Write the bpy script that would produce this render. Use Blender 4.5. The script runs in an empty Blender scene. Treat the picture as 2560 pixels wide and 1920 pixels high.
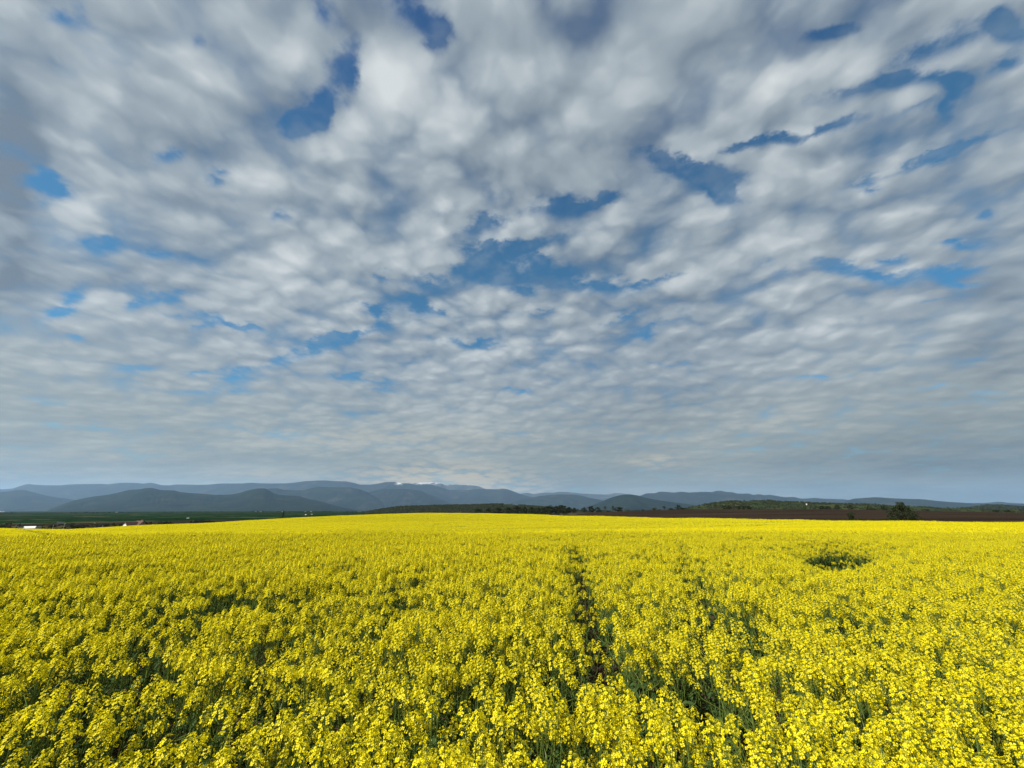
import bpy, math, random
import numpy as np
from mathutils import Vector, Matrix, Euler

random.seed(7)
rng = np.random.default_rng(7)
S = bpy.context.scene
C = S.collection
R = math.radians
PI = math.pi

# ------------------------------------------------------------------ camera
EYE = 2.2                                   # metres above the soil, arm raised
F = 998.0                                   # focal length in photo pixels (2560 wide)
HOR = 1276.0                                # row of the eye level in the photo
PITCH = math.atan((HOR - 960.0) / F)
cam_d = bpy.data.cameras.new('camera')
cam_d.sensor_fit = 'HORIZONTAL'
cam_d.sensor_width = 36.0
cam_d.lens = 36.0 * F / 2560.0
cam_d.clip_start = 0.05
cam_d.clip_end = 120000.0
cam = bpy.data.objects.new('camera', cam_d)
cam.location = (0, 0, EYE)
cam.rotation_euler = (PI / 2 + PITCH, 0, 0)
C.objects.link(cam)
S.camera = cam

# ------------------------------------------------------------------ exposure and renderer
S.view_settings.view_transform = 'Standard'
S.view_settings.look = 'None'
S.view_settings.exposure = 0.7
S.view_settings.gamma = 1.0
S.render.engine = 'CYCLES'
S.cycles.use_denoising = True
S.cycles.max_bounces = 6
S.cycles.diffuse_bounces = 3
S.cycles.glossy_bounces = 2
S.cycles.transmission_bounces = 3
S.cycles.volume_bounces = 1
S.cycles.use_adaptive_sampling = True
S.cycles.adaptive_threshold = 0.015

# ------------------------------------------------------------------ sun
SUN_AZ, SUN_EL = R(-121), R(40)             # clockwise from straight ahead
sun_dir = Vector((math.sin(SUN_AZ) * math.cos(SUN_EL), math.cos(SUN_AZ) * math.cos(SUN_EL), math.sin(SUN_EL)))
sl = bpy.data.lights.new('sun', 'SUN')
sl.energy = 5.0
sl.angle = R(0.5)
sl.color = (1.0, 0.96, 0.88)
so = bpy.data.objects.new('sun', sl)
so.rotation_euler = sun_dir.to_track_quat('Z', 'Y').to_euler()
C.objects.link(so)

# ------------------------------------------------------------------ node helpers
class NT:
    """Small expression helper round a node tree."""
    def __init__(self, tree):
        self.t = tree
    def n(self, kind, **kw):
        nd = self.t.nodes.new(kind)
        for k, v in kw.items():
            setattr(nd, k, v)
        return nd
    def put(self, sock, v):
        if isinstance(v, bpy.types.NodeSocket):
            self.t.links.new(v, sock)
        elif v is not None:
            if hasattr(sock.default_value, '__len__') and not hasattr(v, '__len__'):
                v = (v,) * len(sock.default_value)
            if hasattr(v, '__len__') and len(sock.default_value) == 4 and len(v) == 3:
                v = (*v, 1.0)
            sock.default_value = v
    def m(self, op, a, b=None, c=None, clamp=False):
        nd = self.n('ShaderNodeMath', operation=op, use_clamp=clamp)
        for i, v in enumerate((a, b, c)):
            if v is not None:
                self.put(nd.inputs[i], v)
        return nd.outputs[0]
    def v(self, op, a, b=None, scale=None):
        nd = self.n('ShaderNodeVectorMath', operation=op)
        self.put(nd.inputs[0], a)
        if b is not None:
            self.put(nd.inputs[1], b)
        if scale is not None:
            self.put(nd.inputs['Scale'], scale)
        return nd.outputs['Value'] if op in ('DOT_PRODUCT', 'LENGTH') else nd.outputs['Vector']
    def xyz(self, x, y, z):
        nd = self.n('ShaderNodeCombineXYZ')
        for i, q in enumerate((x, y, z)):
            self.put(nd.inputs[i], q)
        return nd.outputs[0]
    def sep(self, a):
        nd = self.n('ShaderNodeSeparateXYZ')
        self.put(nd.inputs[0], a)
        return nd.outputs
    def noise(self, vec, scale, detail=4, rough=0.5, dim='2D', lac=2.0, dist=0.0):
        nd = self.n('ShaderNodeTexNoise', noise_dimensions=dim)
        self.put(nd.inputs['Vector'], vec)
        nd.inputs['Scale'].default_value = scale
        nd.inputs['Detail'].default_value = detail
        nd.inputs['Roughness'].default_value = rough
        nd.inputs['Lacunarity'].default_value = lac
        nd.inputs['Distortion'].default_value = dist
        return nd
    def ramp(self, v, lo, hi, a=0.0, b=1.0, kind='SMOOTHSTEP'):
        nd = self.n('ShaderNodeMapRange', interpolation_type=kind)
        self.put(nd.inputs['Value'], v)
        for k, q in (('From Min', lo), ('From Max', hi), ('To Min', a), ('To Max', b)):
            self.put(nd.inputs[k], q)
        return nd.outputs['Result']
    def mix(self, f, a, b, blend='MIX'):
        nd = self.n('ShaderNodeMix', data_type='RGBA', blend_type=blend)
        self.put(nd.inputs[0], f)
        self.put(nd.inputs[6], a)
        self.put(nd.inputs[7], b)
        return nd.outputs[2]

# ------------------------------------------------------------------ directions in the photo
SP, CP = math.sin(PITCH), math.cos(PITCH)
def tangent(x, y):
    """A direction of the photo as (east / north, up / north): where it meets the sky, whatever the camera."""
    X, Y = (x - 1280.0) / F, (960.0 - y) / F
    fy = CP - Y * SP
    return np.array((X / fy, (SP + Y * CP) / fy))

# ------------------------------------------------------------------ world: blue sky and a broken sheet of altocumulus
W = bpy.data.worlds.new('World')
S.world = W
W.use_nodes = True
#SKY-BEGIN
wt = NT(W.node_tree)
W.node_tree.nodes.clear()
gen = wt.n('ShaderNodeTexCoord').outputs['Generated']
dx, dy, dz = wt.sep(gen)
up = wt.m('ADD', wt.m('MAXIMUM', dz, 0.0), 0.17)
u, v = wt.m('DIVIDE', dx, up), wt.m('DIVIDE', dy, up)
BA = R(-60)                                   # the rolls of cloud run this way
al = (math.sin(BA), math.cos(BA)); ac = (math.cos(BA), -math.sin(BA))
U = wt.m('MULTIPLY', wt.m('ADD', wt.m('MULTIPLY', u, al[0]), wt.m('MULTIPLY', v, al[1])), 0.96)
V = wt.m('ADD', wt.m('MULTIPLY', u, ac[0]), wt.m('MULTIPLY', v, ac[1]))
P0 = wt.xyz(U, V, 0.0)
wn = wt.noise(P0, 2.6, 3, 0.55).outputs['Color']
warp = wt.v('SUBTRACT', wn, (0.5, 0.5, 0.5))
warp2 = wt.v('SUBTRACT', wt.noise(P0, 9.0, 3, 0.6).outputs['Color'], (0.5, 0.5, 0.5))
P = wt.v('ADD', wt.v('ADD', P0, wt.v('SCALE', warp, scale=0.12)), wt.v('SCALE', warp2, scale=0.055))
sund = (0.96 * (al[0] * sun_dir.x + al[1] * sun_dir.y), ac[0] * sun_dir.x + ac[1] * sun_dir.y)
def puffs(vec, scale, smooth, detail):
    nd = wt.n('ShaderNodeTexVoronoi', voronoi_dimensions='2D', feature='SMOOTH_F1')
    wt.put(nd.inputs['Vector'], vec)
    nd.inputs['Scale'].default_value = scale
    nd.inputs['Smoothness'].default_value = smooth
    nd.inputs['Detail'].default_value = detail
    nd.inputs['Roughness'].default_value = 0.42
    nd.inputs['Lacunarity'].default_value = 2.3
    return wt.m('SUBTRACT', 0.85, nd.outputs['Distance'])
def density(vec, detail, vd):
    return wt.m('ADD', wt.m('MULTIPLY', wt.noise(vec, 2.2, detail, 0.52).outputs[0], 0.60), wt.m('MULTIPLY', puffs(vec, 6.2, 0.32, vd), 0.60))
n1 = density(P, 5.5, 1.6)
inw = wt.v('SCALE', wt.v('NORMALIZE', P0), scale=-0.034)
n2 = density(wt.v('ADD', wt.v('ADD', P, inw), (sund[0] * 0.03, sund[1] * 0.03, 0)), 3.0, 1.0)
low = wt.noise(P0, 0.9, 2, 0.5).outputs[0]
# openings, (column, row, half length, half width, tilt, depth) as seen from the field
GAPS = [
 (150,50,62,16,15,.75),(207,14,30,18,70,.45),(484,106,16,16,0,.45),(820,38,48,26,55,.7),(880,145,46,36,-30,1.0),
 (893,207,14,24,0,.8),(1020,36,80,34,42,.8),(1100,62,36,30,30,1.0),(1085,118,24,16,0,.7),(800,215,95,55,-50,.55),
 (768,307,36,30,-30,1.15),(803,268,55,24,-50,.8),(868,264,18,14,0,.5),(808,385,26,10,-10,.4),(415,392,30,20,10,.9),
 (560,431,18,12,0,.7),(534,457,20,10,10,.7),(105,457,55,20,12,1.0),(152,482,30,14,20,.8),(105,508,34,12,0,.5),
 (248,608,34,20,10,1.0),(700,545,30,16,5,.8),(395,640,30,12,10,.6),(1222,562,52,18,-12,1.0),(1115,528,45,14,-10,.6),
 (1245,480,26,30,-60,.5),(1210,640,60,40,20,1.0),(1275,655,55,50,20,1.0),(1330,665,70,28,15,1.0),(1180,690,60,24,10,.9),
 (1310,610,70,14,-6,.9),(1412,516,76,22,-9,1.1),(1495,505,60,12,-8,.7),(1690,413,50,22,18,1.0),(1775,440,75,36,12,1.1),
 (1810,482,36,22,40,.9),(1650,395,60,16,10,.55),(1832,370,60,11,-10,.8),(1910,354,70,11,-8,.7),(1977,347,24,14,0,.8),
 (2092,309,58,14,-15,1.05),(2028,336,36,10,-30,.8),(2150,225,105,18,-14,.9),(2335,194,86,20,-5,1.1),(2392,216,30,22,30,.9),
 (2270,148,85,28,-20,.75),(2405,92,75,40,-22,.9),(2537,80,36,30,-30,1.1),(2500,38,30,36,60,.8),(2518,160,40,18,-20,1.0),
 (2085,85,48,13,-12,.95),(2174,478,22,14,0,1.0),(2150,455,50,12,-22,.6),(2255,420,80,12,-20,.6),(2330,400,70,10,-18,.6),
 (2425,358,70,9,-20,.6),(2370,265,36,14,-60,.7),(2300,268,60,12,-25,.55),(2462,540,18,10,0,.7),(1800,520,60,26,-15,.4),
 (165,755,56,22,-42,.75),(148,781,30,10,5,.9),(400,748,50,12,-10,.75),(330,771,20,10,0,.8),(195,838,20,12,0,.9),
 (560,800,66,14,16,1.0),(602,815,40,8,5,.7),(512,818,22,8,-20,.6),(445,793,34,8,10,.5),(940,783,20,18,20,.9),
 (905,765,40,14,20,.6),(870,838,115,13,-11,.85),(835,850,50,11,-10,.8),(760,886,55,12,-9,1.0),(660,915,95,9,-6,.6),
 (590,945,75,17,-4,.7),(480,935,28,7,0,.7),(890,946,85,9,4,.75),(945,973,60,6,4,.55),(1180,862,72,9,6,.9),(1055,770,38,18,32,.95),
 (955,690,26,12,0,.8),(1065,705,52,16,10,.9),(1110,790,30,9,20,.6),(560,980,130,9,0,.5),(700,1084,90,7,3,.5),(190,1065,130,7,2,.5),
 (1312,730,34,12,0,.8),(1500,714,84,19,3,1.1),(1655,697,60,9,-16,.9),(1350,785,52,6,-3,.6),(1545,804,50,8,-20,.7),(1616,838,18,14,0,.8),
 (1690,800,55,16,-20,.45),(2090,663,60,16,5,.75),(1945,670,48,20,10,.75),(2225,655,64,11,-3,.95),(2190,691,70,15,8,1.05),(2345,679,105,15,-2,.95),
 (2392,711,42,8,4,.85),(2400,610,50,10,-2,.9),(2310,750,44,6,-4,.7),(1640,912,66,7,2,.5),(2065,945,60,5,-2,.6),(2285,975,105,6,-5,.5),
 (2490,984,85,7,3,.35),(1300,980,34,7,8,.6),(300,920,70,9,6,.5),(150,1010,90,7,2,.45),(1800,560,40,9,-15,.5),(2200,1150,1,1,0,0)]
# light and dark parts of the sheet
SHADES = [
 (255,140,95,75,0,.75),(430,115,60,50,0,.55),(600,130,150,100,30,.45),(500,200,80,45,40,.4),(230,310,90,70,0,.55),(210,520,120,65,-10,.65),
 (540,430,90,35,0,.35),(640,470,120,45,0,.5),(960,270,150,110,-50,.75),(1050,180,110,70,0,.5),(1120,310,110,70,0,.5),(1180,190,90,90,0,.4),
 (720,180,90,70,50,.3),(130,610,120,30,-10,.6),(230,760,100,30,-15,.55),(640,830,110,28,-15,.45),(700,690,130,40,-10,.4),(1480,565,160,28,-12,.45),
 (1700,690,150,35,-14,.5),(2060,825,110,28,-16,.55),(1760,250,120,45,-20,.35),(1985,170,90,50,-20,.4),(2200,270,120,35,-15,.4),(1300,860,180,50,0,.4),
 (1090,930,120,16,0,.35),(1120,1212,130,22,4,.6),(1640,1152,70,16,0,.45),(1430,1020,90,16,-4,.35),(900,1150,120,10,3,.35),(350,1170,120,14,4,.3),
 (2420,800,110,40,0,.25),(2300,880,160,25,-12,.3),(560,715,60,15,0,.3),(300,800,120,30,-6,.35),(120,900,140,30,0,.3),
 (1430,215,190,120,-20,.55),(1000,170,120,90,0,.35),
 (30,270,110,160,10,-1.1),(20,420,80,120,0,-.8),(20,680,130,80,-20,-1.3),(40,470,75,140,0,-1.0),(140,390,60,60,0,-.4),(720,260,100,90,30,-.7),(330,270,120,55,15,-.35),
 (840,80,90,110,20,-.6),(480,500,130,40,8,-.3),(440,370,160,45,8,-.3),(1330,60,200,60,0,-.25),(1500,180,220,50,-22,-.35),(1260,420,160,45,-12,-.45),
 (2300,60,200,80,-20,-.35),(1850,280,200,40,-18,-.3),(2460,700,150,60,0,-.45),(2480,880,140,60,0,-.6),(2400,1150,420,110,0,-1.15),(1700,1000,300,50,-4,-.4),
 (300,680,130,30,-16,-.45),(2050,760,170,30,-15,-.25),(1730,760,130,30,-14,-.35),(1150,1160,300,16,2,-.3),(620,1130,220,16,3,-.3),(900,1040,200,20,2,-.25),
 (2000,1200,260,50,0,-.4),(100,1130,200,60,0,-.15),(1000,60,200,70,30,-.35)]
sy = wt.m('MAXIMUM', dy, 0.05)
T0 = wt.xyz(wt.m('DIVIDE', dx, sy), wt.m('DIVIDE', dz, sy), 0.0)
fine = wt.v('SUBTRACT', wt.noise(P0, 13.0, 6, 0.62).outputs['Color'], (0.5, 0.5, 0.5))
amp = wt.ramp(dz, 0.02, 0.7, 0.018, 0.13, 'LINEAR')
T1 = wt.v('ADD', T0, wt.v('MULTIPLY', wt.v('ADD', wt.v('SCALE', fine, scale=1.0), wt.v('SCALE', warp, scale=0.35)), wt.xyz(amp, wt.m('MULTIPLY', amp, 0.75), 0.0)))
def blobs(items, vec, grow):
    acc = None
    for (x, y, a, b, ang, w) in items:
        if w == 0:
            continue
        c = tangent(x, y)
        ca, sa = math.cos(R(ang)), math.sin(R(ang))
        M = np.stack((tangent(x + a * ca, y + a * sa) - c, tangent(x - b * sa, y + b * ca) - c), 1) * grow
        q, sv, _ = np.linalg.svd(M)
        g = wt.n('ShaderNodeTexGradient', gradient_type='SPHERICAL')
        g.texture_mapping.vector_type = 'TEXTURE'
        g.texture_mapping.translation = (c[0], c[1], 0)
        g.texture_mapping.rotation = (0, 0, math.atan2(q[1, 0], q[0, 0]))
        g.texture_mapping.scale = (max(sv[0], 1e-3), max(sv[1], 1e-3), 1.0)
        wt.put(g.inputs[0], vec)
        acc = wt.m('MULTIPLY', g.outputs['Fac'], w) if acc is None else wt.m('MULTIPLY_ADD', g.outputs['Fac'], w, acc)
    return acc
G = blobs(GAPS, T1, 1.9)
L = blobs(SHADES, wt.v('ADD', T0, wt.v('SCALE', warp, scale=0.10)), 1.35)
FILL = blobs([(1430, 215, 200, 120, -20, 1), (1250, 360, 150, 60, 0, .6), (380, 240, 150, 100, 0, .4), (1700, 150, 220, 70, -20, .6), (1480, 400, 200, 60, -15, .5), (1030, 190, 120, 120, 0, .5), (2500, 760, 200, 90, 0, .7), (2480, 420, 120, 60, -20, .4), (1900, 860, 300, 50, -5, .4)], T0, 1.4)
cover = wt.m('MULTIPLY_ADD', n1, wt.ramp(dz, 0.1, 0.45, 0.60, 1.0), wt.ramp(dz, 0.1, 0.45, 0.47, 0.225))
cover = wt.m('SUBTRACT', cover, wt.m('MULTIPLY', wt.m('POWER', wt.m('MINIMUM', G, 1.1), 1.2), wt.ramp(dz, 0.1, 0.5, 0.66, 0.66)))
cover = wt.m('MULTIPLY_ADD', wt.sep(fine)[1], wt.m('MULTIPLY_ADD', wt.m('MINIMUM', G, 0.6), 1.3, 0.24), cover)
cover = wt.m('MULTIPLY_ADD', FILL, 0.34, cover)
alpha = wt.ramp(cover, -0.02, 0.73, 0.02, 1.0)
relief = wt.m('MULTIPLY', wt.m('SUBTRACT', n1, n2), wt.ramp(dz, 0.08, 0.50, 0.17, 0.62))
shade = wt.m('ADD', 0.50, relief)
strata = wt.noise(wt.v('MULTIPLY', T0, (2.2, 22.0, 1.0)), 1.0, 5, 0.6).outputs[0]
shade = wt.m('MULTIPLY_ADD', wt.m('SUBTRACT', strata, 0.5), wt.ramp(dz, 0.05, 0.32, 0.80, 0.0), shade)
shade = wt.m('MULTIPLY_ADD', wt.m('SUBTRACT', low, 0.5), 0.35, shade)
shade = wt.m('MULTIPLY_ADD', wt.m('SUBTRACT', n1, 0.55), wt.ramp(dz, 0.08, 0.50, 0.20, 0.68), shade)
shade = wt.m('MULTIPLY_ADD', L, 0.42, shade)
shade = wt.m('ADD', shade, 0.0, clamp=True)
cr = wt.n('ShaderNodeValToRGB')
cr.color_ramp.elements[0].position = 0.0
cr.color_ramp.elements[0].color = (1.65, 2.10, 2.62, 1)
cr.color_ramp.elements[1].position = 1.0
cr.color_ramp.elements[1].color = (6.5, 6.85, 6.95, 1)
e = cr.color_ramp.elements.new(0.45); e.color = (3.25, 3.82, 4.25, 1)
wt.put(cr.inputs[0], shade)
sky = wt.n('ShaderNodeTexSky', sky_type='NISHITA')
sky.sun_disc = False
sky.sun_elevation = SUN_EL
sky.sun_rotation = SUN_AZ % (2 * PI)
sky.altitude = 400
sky.dust_density = 0.4
sky.ozone_density = 1.6
blue = wt.mix(1.0, sky.outputs[0], wt.mix(wt.ramp(dz, 0.55, 0.92), (0.34, 0.92, 1.08), (0.20, 0.60, 0.95)), 'MULTIPLY')
bg = wt.n('ShaderNodeBackground')
GLOW = blobs([(1090, 1205, 230, 45, 0, 1.3), (1290, 1235, 120, 20, 0, .6), (1640, 1152, 80, 16, 0, .6), (40, 1186, 60, 12, 0, .7), (660, 1185, 90, 10, 0, .4), (300, 1140, 160, 14, 0, .35), (1000, 1100, 300, 30, 0, .25)], T0, 1.5)
cloud = wt.mix(wt.m('MULTIPLY', GLOW, wt.ramp(n1, 0.15, 0.6), clamp=True), cr.outputs[0], (6.6, 6.0, 4.9))
cloud = wt.mix(1.0, cloud, wt.mix(wt.ramp(dz, 0.02, 0.36), (0.94, 0.86, 0.67), (1.0, 1.0, 1.0)), 'MULTIPLY')     # light from low in the sky comes through more air
veil = wt.ramp(wt.sep(warp2)[0], -0.10, 0.22, 0.02, 0.28)        # thin cloud drifting through the openings
alpha = wt.m('MAXIMUM', alpha, veil)
wt.put(bg.inputs[0], wt.mix(alpha, blue, cloud))
bg.inputs[1].default_value = 0.064
wo = wt.n('ShaderNodeOutputWorld')
W.node_tree.links.new(bg.outputs[0], wo.inputs[0])
#SKY-END
W.cycles.sampling_method = 'MANUAL'
W.cycles.sample_map_resolution = 512
# ===STRUCTURE
# ------------------------------------------------------------------ mesh and tagging helpers
def mesh(name, verts, faces, mats=(), mat_idx=None, smooth=False):
    me = bpy.data.meshes.new(name)
    v = np.asarray(verts, np.float32)
    if isinstance(faces, np.ndarray):
        k = faces.shape[1]
        nf = len(faces)
        me.vertices.add(len(v)); me.vertices.foreach_set('co', v.ravel())
        me.loops.add(nf * k); me.loops.foreach_set('vertex_index', faces.astype(np.int32).ravel())
        me.polygons.add(nf); me.polygons.foreach_set('loop_start', np.arange(nf, dtype=np.int32) * k)
    else:
        me.from_pydata(v.tolist(), [], [list(f) for f in faces])
    for m_ in mats:
        me.materials.append(m_)
    if mat_idx is not None:
        me.polygons.foreach_set('material_index', np.asarray(mat_idx, np.int32))
    if smooth:
        me.polygons.foreach_set('use_smooth', np.ones(len(me.polygons), bool))
    me.update(calc_edges=True)
    me.validate()
    return me

def put(name, me, parent=None, loc=(0, 0, 0), rot=(0, 0, 0)):
    o = bpy.data.objects.new(name, me)
    C.objects.link(o)
    o.location = loc
    o.rotation_euler = rot
    if parent:
        o.parent = parent
    return o

def tag(o, label=None, cat=None, group=None, kind=None):
    for k, q in (('label', label), ('category', cat), ('group', group), ('kind', kind)):
        if q:
            o[k] = q
    return o

def thing(name, label, cat, loc=(0, 0, 0), rz=0.0, group=None):
    o = bpy.data.objects.new(name, None)
    o.empty_display_size = 0.3
    C.objects.link(o)
    o.location = loc
    o.rotation_euler = (0, 0, rz)
    return tag(o, label, cat, group)

class MB:
    """Collects shapes for one mesh."""
    def __init__(self):
        self.v, self.f, self.mi = [], [], []
        self.cur = 0
    def add(self, vs, fs, mi=None):
        o = len(self.v)
        self.v += [tuple(p) for p in vs]
        self.f += [tuple(o + i for i in f) for f in fs]
        self.mi += [self.cur if mi is None else mi] * len(fs)
    def box(self, x0, x1, y0, y1, z0, z1, mi=None):
        vs = [(x, y, z) for x in (x0, x1) for y in (y0, y1) for z in (z0, z1)]
        self.add(vs, [(0, 1, 3, 2), (4, 6, 7, 5), (0, 4, 5, 1), (2, 3, 7, 6), (0, 2, 6, 4), (1, 5, 7, 3)], mi)
    def tube(self, pts, rad, k=5, mi=None, cap=True):
        pts = [Vector(p) for p in pts]
        rings = []
        for i, p in enumerate(pts):
            d = (pts[min(i + 1, len(pts) - 1)] - pts[max(i - 1, 0)]).normalized()
            a = d.orthogonal().normalized() if abs(d.z) < 0.9 else Vector((1, 0, 0)).cross(d).normalized()
            b = d.cross(a)
            r = rad[i] if hasattr(rad, '__len__') else rad
            rings.append([p + (a * math.cos(2 * PI * j / k) + b * math.sin(2 * PI * j / k)) * r for j in range(k)])
        vs = [q for r_ in rings for q in r_]
        fs = [(i * k + j, i * k + (j + 1) % k, (i + 1) * k + (j + 1) % k, (i + 1) * k + j) for i in range(len(pts) - 1) for j in range(k)]
        if cap:
            fs.append(tuple(range((len(pts) - 1) * k, len(pts) * k)))
        self.add(vs, fs, mi)
    def prism(self, poly, d0, d1, axis='y', mi=None):
        """Extrude a polygon given in the other two axes between d0 and d1."""
        n_ = len(poly)
        def pt(a, b, d):
            return {'y': (a, d, b), 'x': (d, a, b), 'z': (a, b, d)}[axis]
        vs = [pt(a, b, d0) for a, b in poly] + [pt(a, b, d1) for a, b in poly]
        fs = [tuple(range(n_)), tuple(reversed(range(n_, 2 * n_)))]
        fs += [(i, i + n_, (i + 1) % n_ + n_, (i + 1) % n_) for i in range(n_)]
        self.add(vs, fs, mi)
    def mesh(self, name, mats):
        return mesh(name, self.v, self.f, mats, self.mi)

# ------------------------------------------------------------------ materials
def material(name):
    m_ = bpy.data.materials.new(name)
    m_.use_nodes = True
    nt = NT(m_.node_tree)
    b = m_.node_tree.nodes['Principled BSDF']
    b.inputs['Roughness'].default_value = 0.8
    b.inputs['Specular IOR Level'].default_value = 0.25
    return m_, nt, b

def plain(name, c1, c2, scale, rough=0.8, detail=4, coord='Object', spec=0.25):
    m_, nt, b = material(name)
    co = nt.n('ShaderNodeTexCoord').outputs[coord]
    f = nt.ramp(nt.noise(co, scale, detail, 0.6, '3D').outputs[0], 0.3, 0.7)
    nt.put(b.inputs['Base Color'], nt.mix(f, c1, c2))
    b.inputs['Roughness'].default_value = rough
    b.inputs['Specular IOR Level'].default_value = spec
    return m_

def leafy(name, c1, c2, trans, rough=0.6, tint=None):
    """Thin plant tissue: some of the light comes through; each loose piece has its own tone."""
    m_ = bpy.data.materials.new(name)
    m_.use_nodes = True
    nt = NT(m_.node_tree)
    m_.node_tree.nodes.clear()
    r_ = nt.n('ShaderNodeNewGeometry').outputs['Random Per Island']
    col = nt.mix(r_, c1, c2)
    d = nt.n('ShaderNodeBsdfDiffuse'); nt.put(d.inputs['Color'], col)
    t = nt.n('ShaderNodeBsdfTranslucent')
    nt.put(t.inputs['Color'], col if tint is None else nt.mix(1.0, col, tint, 'MULTIPLY'))
    g = nt.n('ShaderNodeBsdfGlossy'); g.inputs['Roughness'].default_value = rough
    g.inputs['Color'].default_value = (0.5, 0.5, 0.5, 1)
    x = nt.n('ShaderNodeMixShader'); x.inputs[0].default_value = trans
    y = nt.n('ShaderNodeMixShader'); y.inputs[0].default_value = 0.03
    o = nt.n('ShaderNodeOutputMaterial')
    L_ = m_.node_tree.links
    L_.new(d.outputs[0], x.inputs[1]); L_.new(t.outputs[0], x.inputs[2])
    L_.new(x.outputs[0], y.inputs[1]); L_.new(g.outputs[0], y.inputs[2])
    L_.new(y.outputs[0], o.inputs[0])
    return m_

M_petal = leafy('petal', (0.93, 0.82, 0.0015), (0.90, 0.735, 0.001), 0.47)
M_bud = leafy('bud', (0.50, 0.46, 0.02), (0.32, 0.34, 0.03), 0.15)
M_stem = leafy('stem', (0.120, 0.165, 0.030), (0.080, 0.120, 0.026), 0.12, 0.45)
M_leaf = leafy('leaf', (0.060, 0.105, 0.026), (0.040, 0.075, 0.020), 0.25, 0.45)
M_grass = leafy('grass', (0.050, 0.095, 0.022), (0.03, 0.065, 0.018), 0.3, 0.5)
M_crown = leafy('tree_leaf', (0.020, 0.031, 0.008), (0.011, 0.018, 0.005), 0.2)
M_crown_light = leafy('spring_leaf', (0.075, 0.085, 0.018), (0.04, 0.055, 0.014), 0.25)
M_crown_bare = leafy('bare_twig', (0.035, 0.030, 0.020), (0.05, 0.045, 0.025), 0.1)
M_wood = leafy('wood_leaf', (0.042, 0.050, 0.020), (0.026, 0.034, 0.014), 0.15)
M_bark = plain('bark', (0.035, 0.026, 0.018), (0.07, 0.055, 0.04), 6)
M_soil = plain('soil', (0.040, 0.026, 0.018), (0.075, 0.050, 0.035), 3, 0.95, 8, spec=0.0)

# ------------------------------------------------------------------ lie of the land
def pchip(x, xs, ys):
    """Monotone cubic through the points."""
    xs, ys = np.asarray(xs, float), np.asarray(ys, float)
    x = np.clip(x, xs[0], xs[-1])
    h = np.diff(xs); d = np.diff(ys) / h
    m_ = np.zeros_like(ys)
    for i in range(1, len(xs) - 1):
        if d[i - 1] * d[i] > 0:
            w1, w2 = 2 * h[i] + h[i - 1], h[i] + 2 * h[i - 1]
            m_[i] = (w1 + w2) / (w1 / d[i - 1] + w2 / d[i])
    m_[0], m_[-1] = d[0], d[-1]
    i = np.clip(np.searchsorted(xs, x, side='right') - 1, 0, len(xs) - 2)
    t = (x - xs[i]) / h[i]
    return ((1 + 2 * t) * (1 - t) ** 2 * ys[i] + t * (1 - t) ** 2 * h[i] * m_[i]
            + t * t * (3 - 2 * t) * ys[i + 1] + t * t * (t - 1) * h[i] * m_[i + 1])

CROP = 1.02                                  # height of the crop's top above the soil
def el(y, Y):
    """Height, from the eye, that shows at photo row y when it stands Y metres north."""
    return Y * math.tan(PITCH + math.atan((960.0 - y) / F))
def slope(x):
    """Photo column near the horizon -> east per metre north."""
    return (x - 1280.0) / F * CP
def at(x, y, Y):
    X, Yc = (x - 1280.0) / F, (960.0 - y) / F
    k = Y / (CP - Yc * SP)
    return Vector((X * k, Y, EYE + (SP + Yc * CP) * k))

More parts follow.
